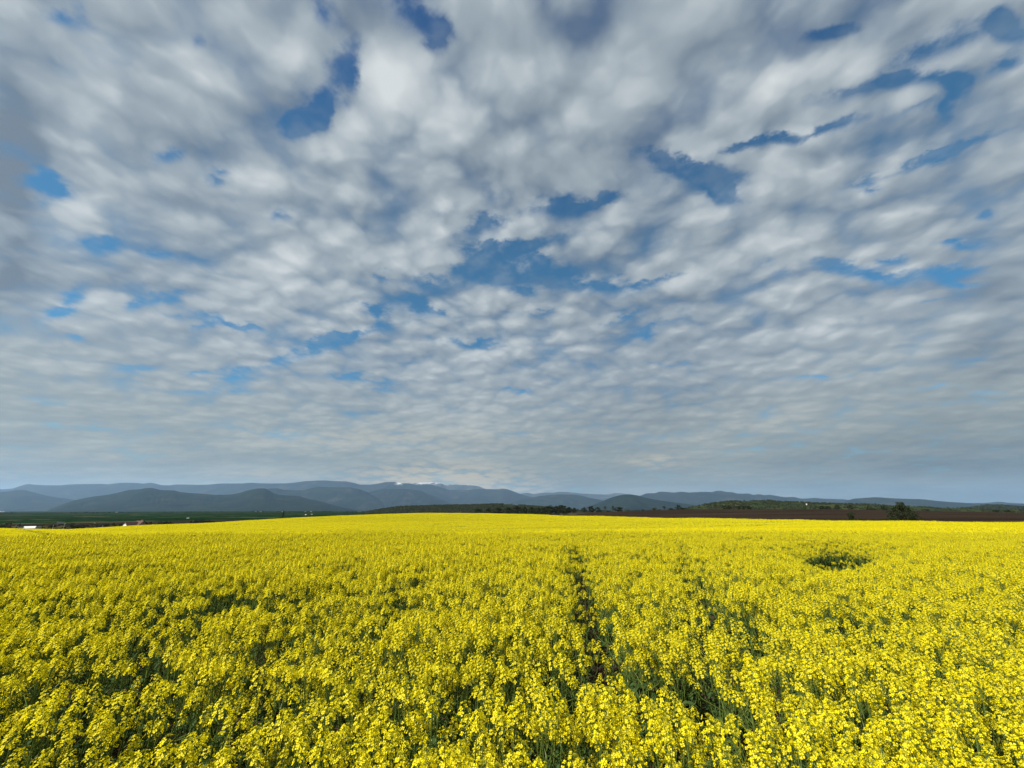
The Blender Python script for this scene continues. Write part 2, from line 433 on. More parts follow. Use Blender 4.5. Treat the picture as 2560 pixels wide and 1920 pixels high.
def prof(edge, tops, after):
    """Soil height from the eye along one line of sight: crop tops given as rows, then plain ground."""
    p = [(-30, -EYE), (0, -EYE), (8, -EYE)]
    p += [(Y, (el(q, Y) if q > 50 else q) - CROP) for Y, q in tops]
    p += [(Y, (el(q, Y) if q > 50 else q)) for Y, q in after]
    return edge, np.array(p)
LAND = {
    0: prof(123, [(21, -1.25), (35, -3.0), (60, 1341), (123, 1321)], [(150, -8.2), (200, -11.5), (300, -15), (700, -17), (1200, -18), (3500, -17.5), (6000, -18)]),
    330: prof(185, [(22, -1.25), (36, -3.0), (68, 1338), (120, 1327), (185, 1315)], [(215, -9.5), (300, -13.5), (700, -16), (1200, -16.5), (3500, -13), (6000, -14)]),
    640: prof(220, [(22, -1.22), (40, -2.8), (76, 1335), (150, 1312), (220, 1300)], [(245, -7.6), (330, -11.5), (700, -13.5), (1200, -13), (3500, -8.5), (6000, -10)]),
    880: prof(230, [(22, -1.2), (42, -2.7), (78, 1333), (145, 1308), (230, 1288)], [(250, -4.6), (340, -8), (600, -10.5), (1200, -11), (3500, -9), (6000, -10)]),
    1100: prof(230, [(22, -1.2), (44, -2.6), (80, 1332), (140, 1305), (230, 1282.5)], [(245, -3.0), (310, -4.6), (450, -6), (900, -8), (3500, -9), (6000, -10)]),
    1300: prof(225, [(22, -1.2), (46, -2.5), (80, 1329), (140, 1304), (225, 1285)], [(240, -3.3), (320, 1289), (460, 1285), (900, -6), (3500, -9), (6000, -10)]),
    1480: prof(180, [(24, -1.2), (50, -2.45), (78, 1326), (120, 1304), (180, 1290)], [(195, -3.6), (300, 1285.5), (430, 1281), (620, -4), (3500, -9), (6000, -10)]),
    1780: prof(115, [(25, -1.2), (48, -2.1), (64, 1318), (115, 1295)], [(128, -3.1), (250, 1284), (420, 1273), (540, 0.4), (900, -3), (3500, -9), (6000, -10)]),
    2040: prof(90, [(30, -1.25), (46, -1.95), (66, 1309), (90, 1300)], [(102, -3.0), (210, 1286), (400, 1273), (520, 0.4), (900, -3), (3500, -9), (6000, -10)]),
    2300: prof(65, [(30, -1.3), (44, 1314), (65, 1303)], [(76, -2.7), (190, 1288), (380, 1277), (480, -1.2), (900, -5), (3500, -10), (6000, -11)]),
    2560: prof(55, [(30, -1.25), (40, 1313), (55, 1305)], [(66, -2.6), (160, 1292), (350, 1282), (450, -2.6), (900, -7), (3500, -11), (6000, -12)]),
}
COLS = np.array([slope(x) for x in LAND])
EDGES = np.array([e_ for e_, _ in LAND.values()])
PROFS = [p for _, p in LAND.values()]
def edge_at(s):
    return pchip(s, COLS, EDGES)
from functools import lru_cache
YG = np.unique(np.concatenate([np.linspace(-30, 60, 151), np.geomspace(60, 6000, 240)]))
TAB = np.array([pchip(YG, p[:, 0], p[:, 1]) for p in PROFS])           # per line of sight
SG = np.linspace(COLS[0], COLS[-1], 241)
GRID = np.array([pchip(SG, COLS, TAB[:, j]) for j in range(len(YG))])  # (Y, s)
def ground(x, y):
    """Soil height (world z) at any place, arrays welcome."""
    x, y = np.asarray(x, float), np.asarray(y, float)
    s = np.clip(x / np.maximum(y, 12.0), SG[0], SG[-1])
    yy = np.clip(y, YG[0], YG[-1])
    j = np.clip(np.searchsorted(YG, yy, side='right') - 1, 0, len(YG) - 2)
    tj = (yy - YG[j]) / (YG[j + 1] - YG[j])
    q = (s - SG[0]) / (SG[1] - SG[0])
    i = np.clip(q.astype(int), 0, len(SG) - 2)
    ti = q - i
    a = GRID[j, i] * (1 - ti) + GRID[j, i + 1] * ti
    b = GRID[j + 1, i] * (1 - ti) + GRID[j + 1, i + 1] * ti
    return EYE + a * (1 - tj) + b * tj
def gz(x, y):
    return float(ground(x, y))

# land sheet: rows grow with distance; columns fan out and meet the same lines of sight
rows = np.unique(np.concatenate([np.linspace(-25, 40, 66), np.geomspace(40, 9500, 200)]))
cols = np.linspace(-2.6, 2.6, 261)
RX = cols[None, :] * (rows[:, None] + 30.0) * (1.0)
RY = np.repeat(rows[:, None], len(cols), 1)
RZ = ground(RX, RY)
nr, nc = RX.shape
idx = np.arange(nr * nc).reshape(nr, nc)
quads = np.stack((idx[:-1, :-1], idx[:-1, 1:], idx[1:, 1:], idx[1:, :-1]), -1).reshape(-1, 4)
cx = RX.ravel()[quads].mean(1); cy = RY.ravel()[quads].mean(1)
cs = cx / np.maximum(cy, 12.0)
ce = edge_at(np.clip(cs, COLS[0], COLS[-1]))
plough_top = pchip(np.clip(cs, COLS[0], COLS[-1]), [slope(0), slope(1380), slope(1480), slope(1780), slope(2300), slope(2560)], [10, 20, 425, 425, 385, 355])
in_rape = cy < ce + 1.5
in_plough = (~in_rape) & (cs > slope(1395)) & (cy < plough_top)
verts = np.stack((RX, RY, RZ), -1).reshape(-1, 3)
def land(name, mask, mat):
    q = quads[mask]
    used, inv = np.unique(q, return_inverse=True)
    o = put(name, mesh(name, verts[used], inv.reshape(-1, 4), (mat,), smooth=True))
    return tag(o, kind='structure')

# green plain: strips of young wheat, fallow and stubble, lighter tracks between them
M_plain, nt, b = material('farmland')
pos = nt.n('ShaderNodeNewGeometry').outputs['Position']
vo = nt.n('ShaderNodeTexVoronoi', voronoi_dimensions='2D', feature='F1')
nt.put(vo.inputs['Vector'], nt.v('MULTIPLY', pos, (0.0015, 0.0062, 0)))
vo.inputs['Scale'].default_value = 1.0
ve = nt.n('ShaderNodeTexVoronoi', voronoi_dimensions='2D', feature='DISTANCE_TO_EDGE')
nt.put(ve.inputs['Vector'], nt.v('MULTIPLY', pos, (0.0015, 0.0062, 0)))
ve.inputs['Scale'].default_value = 1.0
cr2 = nt.n('ShaderNodeValToRGB'); cr2.color_ramp.interpolation = 'CONSTANT'
el_ = cr2.color_ramp.elements
stops = [(0.0, (0.0048, 0.022, 0.0045)), (0.30, (0.0062, 0.028, 0.005)), (0.48, (0.0045, 0.016, 0.005)), (0.64, (0.030, 0.023, 0.015)), (0.74, (0.0055, 0.025, 0.0045)), (0.88, (0.060, 0.046, 0.030)), (0.93, (0.005, 0.018, 0.005))]  # crop and soil tones darkened: cloud shadow over the plain is in these colours
el_[0].position, el_[0].color = stops[0][0], (*stops[0][1], 1)
el_[1].position, el_[1].color = stops[1][0], (*stops[1][1], 1)
for p_, c_ in stops[2:]:
    q_ = el_.new(p_); q_.color = (*c_, 1)
nt.put(cr2.inputs[0], nt.sep(vo.outputs['Color'])[0])
track = nt.ramp(ve.outputs['Distance'], 0.016, 0.042, 1.0, 0.0)
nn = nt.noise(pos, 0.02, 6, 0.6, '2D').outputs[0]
base = nt.mix(nt.m('MULTIPLY', track, nt.ramp(nn, 0.42, 0.58)), cr2.outputs[0], (0.17, 0.135, 0.085))
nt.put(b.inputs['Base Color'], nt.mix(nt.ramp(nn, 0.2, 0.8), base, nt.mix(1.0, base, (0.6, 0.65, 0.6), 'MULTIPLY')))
b.inputs['Roughness'].default_value = 0.95
b.inputs['Specular IOR Level'].default_value = 0.0
# ploughed soil: furrows follow the slope, damp and dry patches
M_plough, nt, b = material('ploughed_soil')
pos = nt.n('ShaderNodeNewGeometry').outputs['Position']
band = nt.noise(nt.v('MULTIPLY', pos, (0.012, 0.07, 0)), 1.0, 5, 0.6).outputs[0]
grain = nt.noise(pos, 0.9, 5, 0.7).outputs[0]
nt.put(b.inputs['Base Color'], nt.mix(nt.ramp(nt.m('MULTIPLY_ADD', grain, 0.4, band), 0.5, 0.95), (0.0165, 0.0120, 0.0088), (0.042, 0.0305, 0.0215)))
b.inputs['Roughness'].default_value = 0.95
b.inputs['Specular IOR Level'].default_value = 0.0
bp = nt.n('ShaderNodeBump'); bp.inputs['Strength'].default_value = 0.5; bp.inputs['Distance'].default_value = 0.3
nt.put(bp.inputs['Height'], nt.noise(pos, 1.4, 4, 0.6).outputs[0]); nt.put(b.inputs['Normal'], bp.outputs[0])

land('field_soil', in_rape, M_soil)
land('ploughed_field', in_plough, M_plough)
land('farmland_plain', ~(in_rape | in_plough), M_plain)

# ------------------------------------------------------------------ hills and mountains
def value_noise(x, y, seed):
    r_ = np.random.default_rng(seed).random((64, 64))
    xi, yi = np.floor(x).astype(int), np.floor(y).astype(int)
    fx, fy = x - xi, y - yi
    fx, fy = fx * fx * (3 - 2 * fx), fy * fy * (3 - 2 * fy)
    g = lambda a, b_: r_[b_ % 64, a % 64]
    return (g(xi, yi) * (1 - fx) + g(xi + 1, yi) * fx) * (1 - fy) + (g(xi, yi + 1) * (1 - fx) + g(xi + 1, yi + 1) * fx) * fy
def fbm(x, y, seed, octv=5):
    a, t, n_ = 0.5, 0.0, 0.0
    for i in range(octv):
        t += a * value_noise(x * 2 ** i, y * 2 ** i, seed + i); n_ += a; a *= 0.5
    return t / n_

def ridge(name, D, pts, mat, base=-20.0, depth=0.30, rough=0.42, seed=1, crest=0.012, nx=420, jag=0.35):
    """A range whose skyline, seen from the field, passes through the given photo points; it has a front, spurs and a back."""
    xs = np.array([p[0] for p in pts], float); ys = np.array([p[1] for p in pts], float)
    px = np.linspace(xs[0], xs[-1], nx)
    py = pchip(px, xs, ys) + jag * (fbm(px / 9.0, px * 0, seed + 40, 3) - 0.5) * 2
    k = np.concatenate([-np.linspace(1, 0, 22)[:-1] ** 1.3, [0.0], np.linspace(0, 1, 10)[1:]])
    V_ = np.zeros((len(k), nx, 3))
    for j, t in enumerate(k):
        s = (px - 1280.0) / F * CP
        Y = D * (1 + (depth if t < 0 else 0.5 * depth) * t)
        top = np.array([el(q, D) for q in py]) - base
        wx = s * Y
        fall = (1 - abs(t)) ** 1.15
        sp = fbm(wx / (D * 0.045) + 9 * seed, np.full(nx, Y) / (D * 0.16), seed, 5) - 0.5
        h = top * (fall + rough * sp * 4 * abs(t) * (1 - abs(t)))
        V_[j, :, 0] = s * Y
        V_[j, :, 1] = Y
        V_[j, :, 2] = EYE + base + np.maximum(h, -2.0)
        if t < 0:   # nothing in front rises over the skyline
            lim = (np.array([el(q + 1.0 + 3.0 * abs(t), 1.0) for q in py])) * Y
            V_[j, :, 2] = np.minimum(V_[j, :, 2], EYE + np.maximum(lim, base))
    i_ = np.arange(len(k) * nx).reshape(len(k), nx)
    q = np.stack((i_[:-1, :-1], i_[:-1, 1:], i_[1:, 1:], i_[1:, :-1]), -1).reshape(-1, 4)
    return tag(put(name, mesh(name, V_.reshape(-1, 3), q, (mat,), smooth=True)), kind='structure')

def slopes(name, c1, c2, c3, sc, snow=None):
    m_, nt, b = material(name)
    pos = nt.n('ShaderNodeNewGeometry').outputs['Position']
    a = nt.ramp(nt.noise(pos, sc, 5, 0.6, '3D').outputs[0], 0.36, 0.62)
    c = nt.ramp(nt.noise(pos, sc * 2.7, 5, 0.6, '3D').outputs[0], 0.52, 0.66)
    col = nt.mix(c, nt.mix(a, c1, c2), c3)
    if snow:
        lo, hi, f_ = snow
        z = nt.sep(pos)[2]
        edge = nt.m('ADD', z, nt.m('MULTIPLY', nt.m('SUBTRACT', nt.noise(pos, f_, 6, 0.65, '3D').outputs[0], 0.5), (hi - lo) * 7))
        col = nt.mix(nt.ramp(edge, lo, hi), col, (0.45, 0.43, 0.41))
    if name == 'far_forest':                       # snow lying in the hollows of one summit only
        p3 = nt.sep(pos)
        sx_ = nt.m('DIVIDE', p3[0], p3[1])
        inx = nt.m('MULTIPLY', nt.ramp(sx_, -0.318, -0.310), nt.ramp(sx_, -0.272, -0.264, 1.0, 0.0))
        n_ = nt.noise(nt.v('MULTIPLY', pos, (0.0009, 0.0009, 0.006)), 1.0, 4, 0.6, '3D').outputs[0]
        hi_ = nt.m('MULTIPLY', nt.ramp(p3[2], 1130, 1200), inx)
        col = nt.mix(nt.m('MULTIPLY', hi_, nt.ramp(n_, 0.50, 0.56)), col, (0.60, 0.58, 0.55))
    nt.put(b.inputs['Base Color'], col)
    b.inputs['Roughness'].default_value = 1.0
    b.inputs['Specular IOR Level'].default_value = 0.0
    return m_
M_far = slopes('far_forest', (0.008, 0.014, 0.014), (0.015, 0.021, 0.019), (0.036, 0.034, 0.028), 0.0006)
M_mid = slopes('mid_forest', (0.007, 0.013, 0.013), (0.014, 0.022, 0.017), (0.032, 0.034, 0.024), 0.0009)
M_near = slopes('near_forest', (0.006, 0.012, 0.011), (0.011, 0.019, 0.014), (0.022, 0.029, 0.018), 0.0014)
M_snow = slopes('snowy_summit', (0.030, 0.040, 0.040), (0.045, 0.050, 0.048), (0.10, 0.10, 0.10), 0.0006, snow=(1545, 1700, 0.0042))

KM = 1000.0
ridge('snowy_mountain', 26 * KM, [(900, 1240), (960, 1224), (1000, 1211), (1030, 1208.5), (1048, 1206), (1075, 1205.5), (1098, 1207.5), (1112, 1212), (1122, 1211), (1150, 1212), (1185, 1214), (1220, 1224), (1300, 1234), (1318, 1232), (1335, 1234.5), (1350, 1233), (1368, 1231), (1380, 1232), (1400, 1229.5), (1430, 1231), (1460, 1234), (1520, 1236), (1545, 1232.5), (1570, 1235), (1640, 1244)], M_snow, seed=3, depth=0.18)
ridge('mountain_range', 21 * KM, [(-700, 1230), (-420, 1222), (-160, 1226), (-60, 1220), (-20, 1223), (10, 1221.5), (25, 1216), (48, 1210), (70, 1212), (95, 1213), (130, 1213), (150, 1211), (230, 1210), (250, 1211), (270, 1208), (285, 1207), (315, 1207), (340, 1209), (358, 1207), (372, 1209), (390, 1213), (405, 1213.5), (425, 1211), (490, 1212), (545, 1208.7), (590, 1208.5), (612, 1206.7), (650, 1208.5), (700, 1208.3), (735, 1205), (760, 1202.5), (800, 1201), (830, 1203), (855, 1203.5), (875, 1207), (895, 1211.5), (920, 1211.5), (940, 1208.5), (960, 1205), (980, 1205), (1000, 1208), (1015, 1208), (1035, 1212), (1065, 1212), (1080, 1213), (1095, 1217), (1108, 1221), (1125, 1225), (1170, 1224), (1200, 1222.5), (1240, 1223), (1257, 1221.5), (1268, 1223), (1285, 1229), (1305, 1236), (1340, 1246), (1400, 1262)], M_far, seed=5, depth=0.22)
ridge('mountain_slope', 17 * KM, [(1240, 1268), (1290, 1250), (1330, 1244), (1350, 1240), (1375, 1237.5), (1400, 1236), (1435, 1236.5), (1455, 1239), (1480, 1245), (1510, 1251), (1560, 1262)], M_mid, seed=8, depth=0.2, nx=160)
ridge('mountain_ridge', 18 * KM, [(1540, 1262), (1580, 1246), (1605, 1239), (1625, 1233), (1640, 1233), (1655, 1229), (1690, 1231), (1710, 1229.5), (1730, 1231), (1770, 1229.5), (1785, 1230), (1796, 1227.5), (1807, 1226.5), (1820, 1229), (1840, 1231), (1852, 1234), (1880, 1234), (1890, 1237), (1905, 1235.5), (1920, 1238), (1930, 1237), (1950, 1240), (1970, 1243), (1990, 1242.5), (2010, 1246.5), (2045, 1245), (2070, 1247), (2110, 1248), (2150, 1252), (2300, 1258), (2420, 1258), (2470, 1257), (2505, 1254.5), (2530, 1257), (2560, 1258.5), (2700, 1262), (2900, 1256), (3300, 1262)], M_far, seed=11, depth=0.22)
ridge('mountain_ridge', 13 * KM, [(2070, 1266), (2120, 1254), (2140, 1247), (2165, 1245), (2200, 1243), (2230, 1245), (2270, 1247), (2310, 1248), (2350, 1252), (2400, 1256), (2450, 1258.5), (2520, 1261), (2560, 1260), (2640, 1264)], M_mid, seed=13, depth=0.2, nx=200)
ridge('mountain_spur', 14 * KM, [(-600, 1240), (-320, 1228), (-120, 1226), (-40, 1232), (0, 1229), (25, 1225), (40, 1225), (60, 1229), (90, 1236), (110, 1240), (150, 1246), (200, 1252), (260, 1262), (330, 1275)], M_mid, seed=17, depth=0.2, nx=200)
ridge('mountain_spur', 14.5 * KM, [(560, 1262), (610, 1236), (655, 1222.5), (680, 1220.5), (700, 1224), (745, 1226), (770, 1220), (790, 1216.5), (820, 1218), (870, 1219), (900, 1225), (930, 1239), (960, 1256), (990, 1272)], M_mid, seed=19, depth=0.22, nx=200)
ridge('mountain_spur', 16 * KM, [(860, 1262), (900, 1238), (930, 1227), (960, 1222), (1000, 1222.5), (1040, 1226), (1080, 1239), (1120, 1256), (1160, 1270)], M_far, seed=23, depth=0.22, nx=160)
ridge('wooded_mountain', 9.5 * KM, [(60, 1285), (115, 1277), (135, 1267), (160, 1257), (190, 1248), (225, 1241), (250, 1238), (285, 1231), (312, 1224.5), (330, 1223.5), (350, 1220.5), (360, 1220), (375, 1222), (390, 1225), (420, 1226), (440, 1230), (460, 1232), (490, 1234), (540, 1237), (570, 1236), (590, 1232), (610, 1226), (640, 1221), (650, 1221), (665, 1227), (680, 1234), (700, 1238), (740, 1240), (760, 1246), (800, 1254), (830, 1262), (870, 1271), (920, 1280)], M_near, seed=29, depth=0.24)
ridge('wooded_mountain', 10 * KM, [(1470, 1268), (1510, 1252), (1525, 1246), (1540, 1241), (1560, 1237), (1578, 1236), (1590, 1237.5), (1605, 1241), (1625, 1246), (1660, 1252), (1720, 1260), (1790, 1270)], M_near, seed=31, depth=0.2, nx=160)

def hill(name, D, pts, mat, seed, depth=0.35):
    return ridge(name, D, pts, mat, base=-16, depth=depth, rough=0.06, seed=seed, nx=220, jag=0.15)
M_meadow = slopes('hill_meadow', (0.024, 0.036, 0.014), (0.034, 0.044, 0.016), (0.052, 0.056, 0.020), 0.006)
H1 = [(915, 1281), (940, 1276), (980, 1269.5), (1000, 1267.5), (1050, 1265.5), (1100, 1264), (1150, 1263), (1200, 1262), (1230, 1261), (1260, 1260.5), (1285, 1262), (1310, 1264), (1340, 1266.5), (1380, 1270), (1420, 1274), (1470, 1280)]
H2 = [(1640, 1281), (1700, 1274), (1730, 1268), (1760, 1261), (1790, 1256), (1820, 1253.5), (1860, 1252.5), (1900, 1252), (1925, 1251.5), (1960, 1253), (2000, 1255), (2050, 1257), (2100, 1259), (2160, 1260), (2220, 1263), (2300, 1267), (2350, 1269), (2400, 1271), (2440, 1272), (2560, 1276), (2700, 1280)]
H3 = [(2380, 1274), (2420, 1271), (2450, 1267), (2480, 1264), (2500, 1264), (2530, 1266), (2560, 1268), (2620, 1272), (2700, 1276)]
hill('wooded_hill', 1500, H1, M_meadow, 41)
hill('wooded_hill', 1300, H2, M_meadow, 43)
hill('wooded_hill', 3200, H3, M_near, 47)

# ------------------------------------------------------------------ trees
def tree_meshes(name, seed, leafmat, width=0.85, trunk=0.22, clumps=26, leaves=70, leaf=0.042, multi=1, gap=0.0, droop=0.0):
    """A tree one unit tall: tapered trunk and limbs in one mesh, a crown of leaf-sized faces in another."""
    r_ = random.Random(seed)
    tb = MB()
    cv, cf = [], []
    centres = []
    stems = []
    for q in range(multi):
        ang = 2 * PI * q / max(multi, 1) + r_.uniform(-.4, .4)
        lean = 0.0 if multi == 1 else r_.uniform(0.10, 0.22) * width
        stems.append((math.cos(ang) * lean, math.sin(ang) * lean))
    for (lx, ly) in stems:
        h = r_.uniform(0.62, 0.75)
        tb.tube([(lx * .15, ly * .15, -0.03), (lx * .5 + r_.uniform(-.01, .01), ly * .5, h * .4), (lx, ly, h)], [0.026 / math.sqrt(multi), 0.018 / math.sqrt(multi), 0.006], 6)
    n_ = 0
    while n_ < clumps:
        x, y, z = r_.gauss(0, .5), r_.gauss(0, .5), r_.uniform(-1, 1)
        if x * x + y * y + z * z > 1 or x * x + y * y + z * z < 0.12:
            continue
        zz = trunk + (0.96 - trunk) * (z + 1) / 2
        wz = width / 2 * (0.55 + 0.45 * math.sin(PI * min(max((zz - trunk) / (1 - trunk), 0), 1) ** 0.8))
        p = Vector((x * wz * 1.25, y * wz * 1.25, zz - droop * (x * x + y * y)))
        centres.append((p, r_.uniform(0.07, 0.145) * (0.7 + 0.5 * width)))
        n_ += 1
    for p, rad in centres:
        lx, ly = min(stems, key=lambda q: (q[0] - p.x) ** 2 + (q[1] - p.y) ** 2)
        z0 = max(trunk * 0.8, p.z * 0.55)
        a = Vector((lx * z0 / .7, ly * z0 / .7, z0))
        tb.tube([a, a.lerp(p, .5) + Vector((0, 0, -.02)), p], [0.010, 0.006, 0.003], 4, cap=False)
        for _ in range(leaves):
            d = Vector((r_.gauss(0, 1), r_.gauss(0, 1), r_.gauss(0, 1))).normalized() * rad * r_.uniform(.25, 1.0) ** .6
            d.z *= 0.8
            c = p + d
            nrm = (d.normalized() + Vector((r_.gauss(0, .6), r_.gauss(0, .6), r_.gauss(0, .6) + .3))).normalized()
            t = nrm.orthogonal().normalized()
            t.rotate(Matrix.Rotation(r_.uniform(0, 2 * PI), 3, nrm))
            bb = nrm.cross(t)
            s_ = leaf * r_.uniform(.55, 1.2)
            o = len(cv)
            cv += [c + t * s_, c + bb * s_ * .55, c - t * s_, c - bb * s_ * .55]
            cf.append((o, o + 1, o + 2, o + 3))
    return tb.mesh('trunk', (M_bark,)), mesh('crown', [tuple(p) for p in cv], np.array(cf, np.int32), (leafmat,))

TREES = {
    'round': [tree_meshes('round', 11 + i, M_crown, 0.80 + .12 * i, 0.0, 34, 60) for i in range(3)],
    'light': [tree_meshes('light', 31 + i, M_crown_light, 0.75 + .15 * i, 0.04, 26, 50) for i in range(2)],
    'bare': [tree_meshes('bare', 51, M_crown_bare, 0.42, 0.12, 26, 26, 0.03)],
    'bush': [tree_meshes('bush', 61 + i, M_crown, 1.15 + .3 * i, 0.0, 26, 60, 0.05, multi=3) for i in range(2)],
    'spread': [tree_meshes('spread', 73, M_crown, 0.98, 0.06, 80, 80, 0.027, multi=6, droop=0.14)],
    'stalk': [tree_meshes('stalk', 88, M_crown, 0.78, 0.10, 34, 70, 0.034, multi=2)],
}
def tree(kind, label, x, top, Y, wpx=None, group=None, name='tree', cat='tree', var=None):
    """Stands on the ground Y metres north in line with photo column x; top is the row its tip reaches."""
    east = (x - 1280.0) / F * Y * CP
    z = gz(east, Y)
    h = el(top, Y) + EYE - z
    tr, cw = TREES[kind][random.randrange(len(TREES[kind])) if var is None else var]
    o = thing(name, label, cat, (east, Y, z), random.uniform(0, 6.28), group)
    sx = h if wpx is None else (wpx * Y / 1040.0) / 0.85
    o.scale = (sx, sx, h)
    put('trunk', tr, o); put('crown', cw, o)
    return o

ORD = ['first', 'second', 'third', 'fourth', 'fifth', 'sixth', 'seventh', 'eighth', 'ninth', 'tenth', 'eleventh', 'twelfth', 'thirteenth', 'fourteenth', 'fifteenth', 'sixteenth', 'seventeenth', 'eighteenth', 'nineteenth', 'twentieth']
# the dense row on the crest of the yellow field
row = [(1196, 1271, 22), (1222, 1270, 24), (1246, 1268, 24), (1270, 1268, 22), (1293, 1264, 26), (1312, 1266, 20), (1329, 1267, 18), (1343, 1268, 20), (1358, 1267, 20), (1373, 1263.5, 26), (1391, 1264, 22), (1406, 1262, 28), (1423, 1267, 18), (1436, 1269, 15), (1460, 1268, 13), (1478, 1264.5, 19)]
for i, (x, top, w) in enumerate(row):
    tree('round', 'dark leafy tree, %s along the dense row behind the field, counted from the wooded hill' % ORD[i], x, top, 458 + random.uniform(-8, 8), w, 'dense row of dark trees behind the field')
looser = [('round', 1494, 1267, 15), ('bare', 1513, 1264.5, 15), ('bare', 1532, 1263.5, 14), ('round', 1547, 1267, 22), ('light', 1567, 1273, 16), ('round', 1607, 1273, 11), ('light', 1637, 1268, 16), ('bare', 1661, 1264.5, 16), ('round', 1678, 1270, 13), ('round', 1697, 1261.5, 14), ('round', 1707, 1269, 13)]
for i, (x, top, w) in enumerate([(1503, 1275, 12), (1522, 1275.5, 12), (1580, 1276.5, 14), (1595, 1275, 13), (1622, 1274.5, 14), (1648, 1273.5, 13), (1688, 1273, 12), (1716, 1272, 12)]):
    tree('bush', 'low shrub under the scattered trees, %s going out from the dense row' % ORD[i], x, top, 448 + random.uniform(-5, 5), w, 'shrubs under the scattered trees', 'bush', 'bush')
kinds = {'round': 'dark round tree', 'bare': 'thin twiggy brown tree', 'light': 'pale green tree'}
for i, (k, x, top, w) in enumerate(looser):
    tree(k, '%s, %s of the scattered trees going out from the dense row' % (kinds[k], ORD[i]), x, top, 446 + random.uniform(-6, 6), w, 'scattered trees between dense row and green hill')
for i, (x, top, w) in enumerate([(1281, 1280, 15), (1308, 1280, 14), (1335, 1280.5, 18), (1360, 1281, 15), (1376, 1281.5, 14), (1393, 1281, 14), (1412, 1280.5, 15), (1452, 1285.5, 10), (1489, 1286, 12)]):
    tree('bush', 'low dark bush, %s in the line below the dense tree row' % ORD[i], x, top, 316 + random.uniform(-8, 8), w, 'low bushes below the dense tree row', 'bush', 'bush')
right = [('bare', 1790, 1260.5, 14), ('round', 1812, 1264, 13), ('round', 1824, 1263.5, 13), ('bare', 1836, 1264, 12), ('round', 1848, 1264, 13), ('round', 1860, 1263.5, 13), ('round', 1873, 1264, 14), ('bare', 1938, 1266, 18), ('light', 2012, 1266, 11), ('bare', 2027, 1266, 11), ('round', 2057, 1264, 16), ('round', 2070, 1265, 14), ('round', 2095, 1262.5, 13), ('round', 2128, 1262, 14), ('bare', 2140, 1266, 14), ('light', 2170, 1261.5, 15), ('bush', 2181, 1270, 12), ('light', 2197, 1266, 11), ('round', 2213, 1263.5, 15)]
kinds['bush'] = 'small dark shrub'
for i, (k, x, top, w) in enumerate(right):
    tree(k, '%s, %s in the hedgerow along the top of the brown ploughed field' % (kinds[k], ORD[i]), x, top, 428 + random.uniform(-5, 5), w, 'hedgerow at the top of the ploughed field')
for i, (k, x, top, w) in enumerate([('bush', 2316, 1272.5, 12), ('bare', 2458, 1273, 13), ('round', 2490, 1274, 14), ('bush', 2515, 1274, 12), ('light', 2530, 1272, 11), ('bare', 2552, 1272, 14)]):
    tree(k, '%s, %s in the sparse hedgerow end beyond the big bush' % (kinds[k], ORD[i]), x, top, 380, w, 'sparse far end of the hedgerow')
tree('spread', 'big dark many-stemmed bush spreading over the edge of the yellow field', 2253, 1254.5, 69, 45, None, 'bush', 'bush')
tree('stalk', 'small upright dark bush alone at the edge of the yellow field', 2127, 1279, 82, 28, None, 'bush', 'bush')
tree('bare', 'lone slim brownish tree standing in the green plain below the mountains', 709, 1274.5, 300, 11)
plain_l = [('light', 16, 1307.5, 18), ('light', 33, 1302.5, 19), ('bush', 14, 1312, 20), ('bare', 62, 1308, 14), ('bush', 70, 1311, 18), ('bush', 98, 1311.5, 22), ('light', 120, 1308, 14), ('bush', 142, 1311, 14), ('bush', 186, 1306.5, 24), ('bush', 202, 1311, 16), ('bush', 222, 1310.5, 16), ('light', 245, 1307, 15), ('bush', 262, 1309, 15), ('light', 291, 1304.5, 16), ('bush', 277, 1308, 14), ('round', 312, 1307, 14)]
kinds['light'] = 'olive green bushy tree'; kinds['bush'] = 'low dark bush'; kinds['round'] = 'dark round tree'
for i, (k, x, top, w) in enumerate(plain_l):
    tree(k, '%s, %s in the growth before the white-gabled house' % (kinds[k], ORD[i]), x, top, 335 + random.uniform(-14, 14), w, 'bushes along the plain near the house', 'bush' if k == 'bush' else 'tree', 'bush' if k == 'bush' else 'tree')
for i, (k, x, top, w) in enumerate([('light', 484, 1297.5, 9), ('bush', 497, 1298, 15), ('bush', 511, 1297, 16), ('bush', 524, 1298.5, 16), ('bush', 536, 1301, 12), ('bush', 416, 1302, 16), ('bush', 428, 1303, 12)]):
    tree(k, '%s, %s in the dark thicket between the house and the lone tree' % (kinds[k], ORD[i]), x, top, 345, w, 'dark thicket right of the house', 'bush' if k == 'bush' else 'tree', 'bush' if k == 'bush' else 'tree')
tree('round', 'dark tree pressed against the far end of the house roof', 384, 1303.5, 306, 9)

